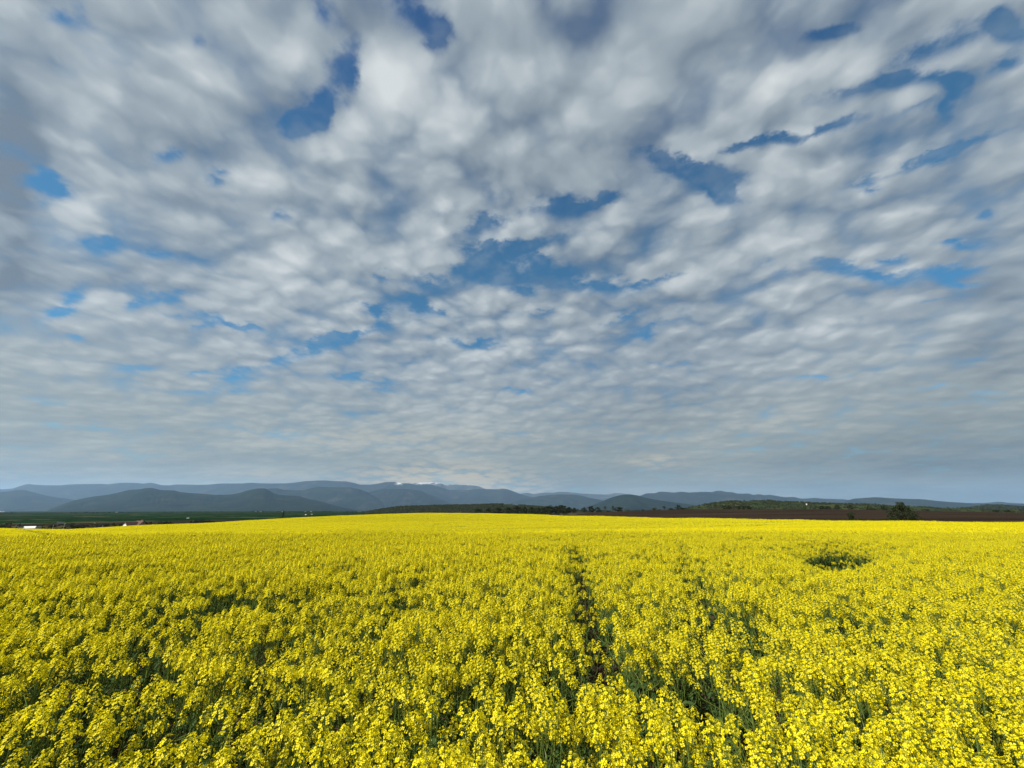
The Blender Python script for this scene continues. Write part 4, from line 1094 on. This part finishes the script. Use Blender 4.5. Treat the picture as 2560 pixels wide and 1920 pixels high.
for c, r_ in SPOTS:
    dd = np.hypot(gx - c[0], (gy - c[1]) * np.clip(2.6 / c[1], .22, .8))
    keep_p = np.where(dd < r_ * .62, keep_p * .15, np.where(dd < r_, keep_p * .65, keep_p))
hq = np.hypot((gx - HOLLOW[0][0] - .72 * (gy - HOLLOW[0][1])) / HOLLOW[1], (gy - HOLLOW[0][1]) / HOLLOW[2])   # it runs north-east + 1.1 * (patchy - .5)
h2 = np.hypot((gx - HOLLOW[0][0] + 2.0) / 1.5, (gy - HOLLOW[0][1] - .6) / 1.6) + 1.0 * (patchy - .5)
h3 = np.hypot((gx - HOLLOW[0][0] - 1.9) / 1.4, (gy - HOLLOW[0][1] - 1.2) / .9) + .8 * (patchy - .5)
keep_p = np.where(hq < 1, .01, np.where((h2 < 1) | (h3 < 1), keep_p * .72, keep_p))
sel = rp.random(gx.size) < keep_p
hx, hy = gx[hq < 1.05], gy[hq < 1.05]
px_, py_ = gx[sel], gy[sel]
hs = (0.97 + .26 * (fbm(px_ / 2.2 + 5, py_ / 2.2 + 5, 81, 3) - .5) + rp.uniform(-.17, .13, px_.size)) * (1 - .26 * np.clip(1.8 - hq[sel], 0, 1))
hs *= np.where(td[sel] < .3, .88, 1.0)
hs += .16 * np.exp(-((px_ - 1.7) / 1.5) ** 2 - ((py_ - 1.5) / 1.0) ** 2)         # a lusher clump close by
pz_ = ground(px_, py_)
spin = rp.uniform(0, 2 * PI, px_.size); lean = rp.normal(0, .055, (px_.size, 2))
kind_i = rp.integers(0, len(SHAPES), px_.size)
# the 300 plants that show largest stand as objects of their own
tz = pz_ + hs * .98 - EYE
fw = py_ * CP + tz * SP; upc = tz * CP - py_ * SP
ix = 1280 + F * px_ / np.maximum(fw, .01); iy = 960 - F * upc / np.maximum(fw, .01)
seen = (fw > .3) & (ix > -10) & (ix < 2570) & (iy < 1935)
order = np.argsort(np.where(seen, np.hypot(px_, py_), 1e9))[:300]
single = np.zeros(px_.size, bool); single[order] = True
HEAD_MATS = [[(h[0], head_matrix(h)) for h in s_[1]] for s_ in SHAPES]
for i in order:
    k = int(kind_i[i])
    o = thing('rapeseed_plant', 'yellow flowering rapeseed plant in the very front of the field, single flowers plain to see', 'plant', (px_[i], py_[i], pz_[i]), 0, 'rapeseed plants at the front of the field')
    o.rotation_euler = (lean[i, 0], lean[i, 1], spin[i])
    o.scale = (float(hs[i] ** .5), float(hs[i] ** .5), float(hs[i]))
    put('stem', STEM_ME[k], o); put('foliage', LEAF_ME[k], o)
    for q, M in HEAD_MATS[k]:
        h = put('flower_head', RAC_ME[q], o); h.matrix_local = M
rest = ~single
def stack3(a, b_, c):
    return np.stack((a, b_, c), 1)
pts = stack3(px_, py_, pz_)[rest]
rot = stack3(lean[:, 0], lean[:, 1], spin)[rest]
sc = stack3(hs ** .5, hs ** .5, hs)[rest]
pick = kind_i[rest]

# farther off: squares of crop, each with its own heads and stems
def crop_square(seed, side, heads, per, sz, lo, stems, sw):
    r_ = np.random.default_rng(seed)
    n_ = heads * per
    cx_, cy_ = r_.uniform(-side / 2, side / 2, heads), r_.uniform(-side / 2, side / 2, heads)
    cz = lo + (1.03 - lo) * r_.random(heads) ** .55 + .10 * (value_noise((cx_ + 9) * 1.7, (cy_ + 9) * 1.7, seed) - .5)
    c = np.repeat(np.stack((cx_, cy_, cz), 1), per, 0) + r_.normal(0, 1, (n_, 3)) * np.array((.020, .020, .030)) * (sz / .016)
    a = r_.normal(0, 1, (n_, 3)); a[:, 2] += .5; a /= np.linalg.norm(a, axis=1)[:, None]
    t = np.cross(a, r_.normal(0, 1, (n_, 3))); t /= np.linalg.norm(t, axis=1)[:, None]
    b_ = np.cross(a, t); s_ = (sz * r_.uniform(.6, 1.25, n_))[:, None]
    V1 = np.stack((c + t * s_, c + b_ * s_ * .8, c - t * s_, c - b_ * s_ * .8), 1).reshape(-1, 3)
    sx, sy_ = r_.uniform(-side / 2, side / 2, stems), r_.uniform(-side / 2, side / 2, stems); an = r_.uniform(0, PI, stems)
    w = np.stack((np.cos(an), np.sin(an), 0 * an), 1) * sw
    f_ = np.stack((sx, sy_, 0 * sx), 1); tp = f_ + np.stack((r_.normal(0, .05, stems), r_.normal(0, .05, stems), r_.uniform(.75, .97, stems)), 1)
    V2 = np.stack((f_ - w, f_ + w, tp + w * .5, tp - w * .5), 1).reshape(-1, 3)
    V_ = np.concatenate((V1, V2)); q = np.arange(len(V_), dtype=np.int32).reshape(-1, 4)
    mi = np.concatenate((np.where(r_.random(n_) < .08, 1, 0), np.full(stems, 2)))
    return hidden_source('crop_square', mesh('crop_square', V_, q, (M_petal, M_bud, M_stem), mi))
MID_SRC = [crop_square(900 + i, 2.0, 480, 8, .0150, .50, 300, .012) for i in range(4)]
FAR_SRC = [crop_square(950 + i, 2.0, 170, 6, .029, .40, 240, .022) for i in range(4)]
def squares(y0, y1):
    sx, sy_ = np.meshgrid(np.arange(-330, 330, 1.9), np.arange(y0 + .95, y1, 1.9))
    sx = sx.ravel() + rp.uniform(-.12, .12, sx.size); sy_ = sy_.ravel() + rp.uniform(-.12, .12, sy_.size)
    s_ = sx / np.maximum(sy_, 12)
    ok = (s_ > COLS[0] * 1.55 - 2.5 / sy_) & (s_ < COLS[-1] * 1.55 + 2.5 / sy_) & (sy_ < edge_at(np.clip(s_, COLS[0], COLS[-1])) - .9)
    return sx[ok], sy_[ok]
LINE = [np.array((slope(x) * Y, Y)) for x, Y in ((185, 58), (145, 66), (112, 82), (82, 102), (52, 119))]
sq = []
for y0, y1, kk in ((FARY - .05, 66, 0), (66, 235, 1)):
    sx, sy_ = squares(y0, y1)
    dl = np.min([seg_dist(sx, sy_, LINE[i], LINE[i + 1]) for i in range(len(LINE) - 1)], 0)
    ok = (dl > 1.05) & ~((fbm(sx / 9, sy_ / 9, 91, 3) < .21) & (rp.random(sx.size) < .5))
    sx, sy_ = sx[ok], sy_[ok]
    z = ground(sx, sy_)
    gxn, gyn = (ground(sx + 1, sy_) - ground(sx - 1, sy_)) / 2, (ground(sx, sy_ + 1) - ground(sx, sy_ - 1)) / 2
    r4 = rp.integers(0, 4, sx.size)
    for j in range(sx.size):
        nrm = Vector((-gxn[j], -gyn[j], 1)).normalized()
        e_ = (Vector((0, 0, 1)).rotation_difference(nrm).to_matrix() @ Matrix.Rotation(r4[j] * PI / 2, 3, 'Z')).to_euler()
        sq.append((sx[j], sy_[j], z[j], e_.x, e_.y, e_.z, kk))
sq = np.array(sq)
und = 0.90 + .26 * fbm(sq[:, 0] / 7 + 3, sq[:, 1] / 7 + 3, 93, 3)
ng = hx.size * 2
gxx = np.repeat(hx, 2) + rp.uniform(-.09, .09, ng); gyy = np.repeat(hy, 2) + rp.uniform(-.09, .09, ng)
# low leafy growth under the open crop close by
nu = 1500
ux = rp.uniform(-1, 1, nu); uy = rp.uniform(.6, 9.5, nu); ux = ux * (1.45 * uy + 1)
gxx = np.concatenate((gxx, ux)); gyy = np.concatenate((gyy, uy)); ng += nu
pts = np.concatenate((pts, sq[:, :3], stack3(gxx, gyy, ground(gxx, gyy))))
rot = np.concatenate((rot, sq[:, 3:6], stack3(rp.normal(0, .08, ng), rp.normal(0, .08, ng), rp.uniform(0, 6.28, ng))))
one_ = np.ones(len(sq))
gsc = np.concatenate((rp.uniform(.30, .52, ng - nu), rp.uniform(.55, 1.05, nu)))
sc = np.concatenate((sc, stack3(one_ * 1.03, one_ * 1.03, und), stack3(gsc, gsc, gsc)))
pick = np.concatenate((pick, 10 + sq[:, 6].astype(int) * 4 + rp.integers(0, 4, len(sq)), 18 + rp.integers(0, 3, ng)))
print('crop points', len(pts), 'squares', len(sq))
scatter('rapeseed_crop', pts, rot, sc, pick, PLANT_SRC + MID_SRC + FAR_SRC + GREEN_SRC, 'yellow flowering rapeseed filling the field to its far rim')

# ------------------------------------------------------------------ air
hz = MB(); hz.box(-70000, 70000, -3000, 42000, -60, 2050)
M_haze = bpy.data.materials.new('haze'); M_haze.use_nodes = True
ht = NT(M_haze.node_tree); M_haze.node_tree.nodes.clear()
pv = ht.n('ShaderNodeVolumePrincipled')
pv.inputs['Color'].default_value = (0.42, 0.65, 0.95, 1)
pv.inputs['Density'].default_value = 2.1e-5
pv.inputs['Anisotropy'].default_value = 0.2
ho = ht.n('ShaderNodeOutputMaterial')
M_haze.node_tree.links.new(pv.outputs[0], ho.inputs['Volume'])
tag(put('haze', hz.mesh('haze', (M_haze,))), 'thin bluish haze lying over the plain and the mountains', None, None, 'stuff')
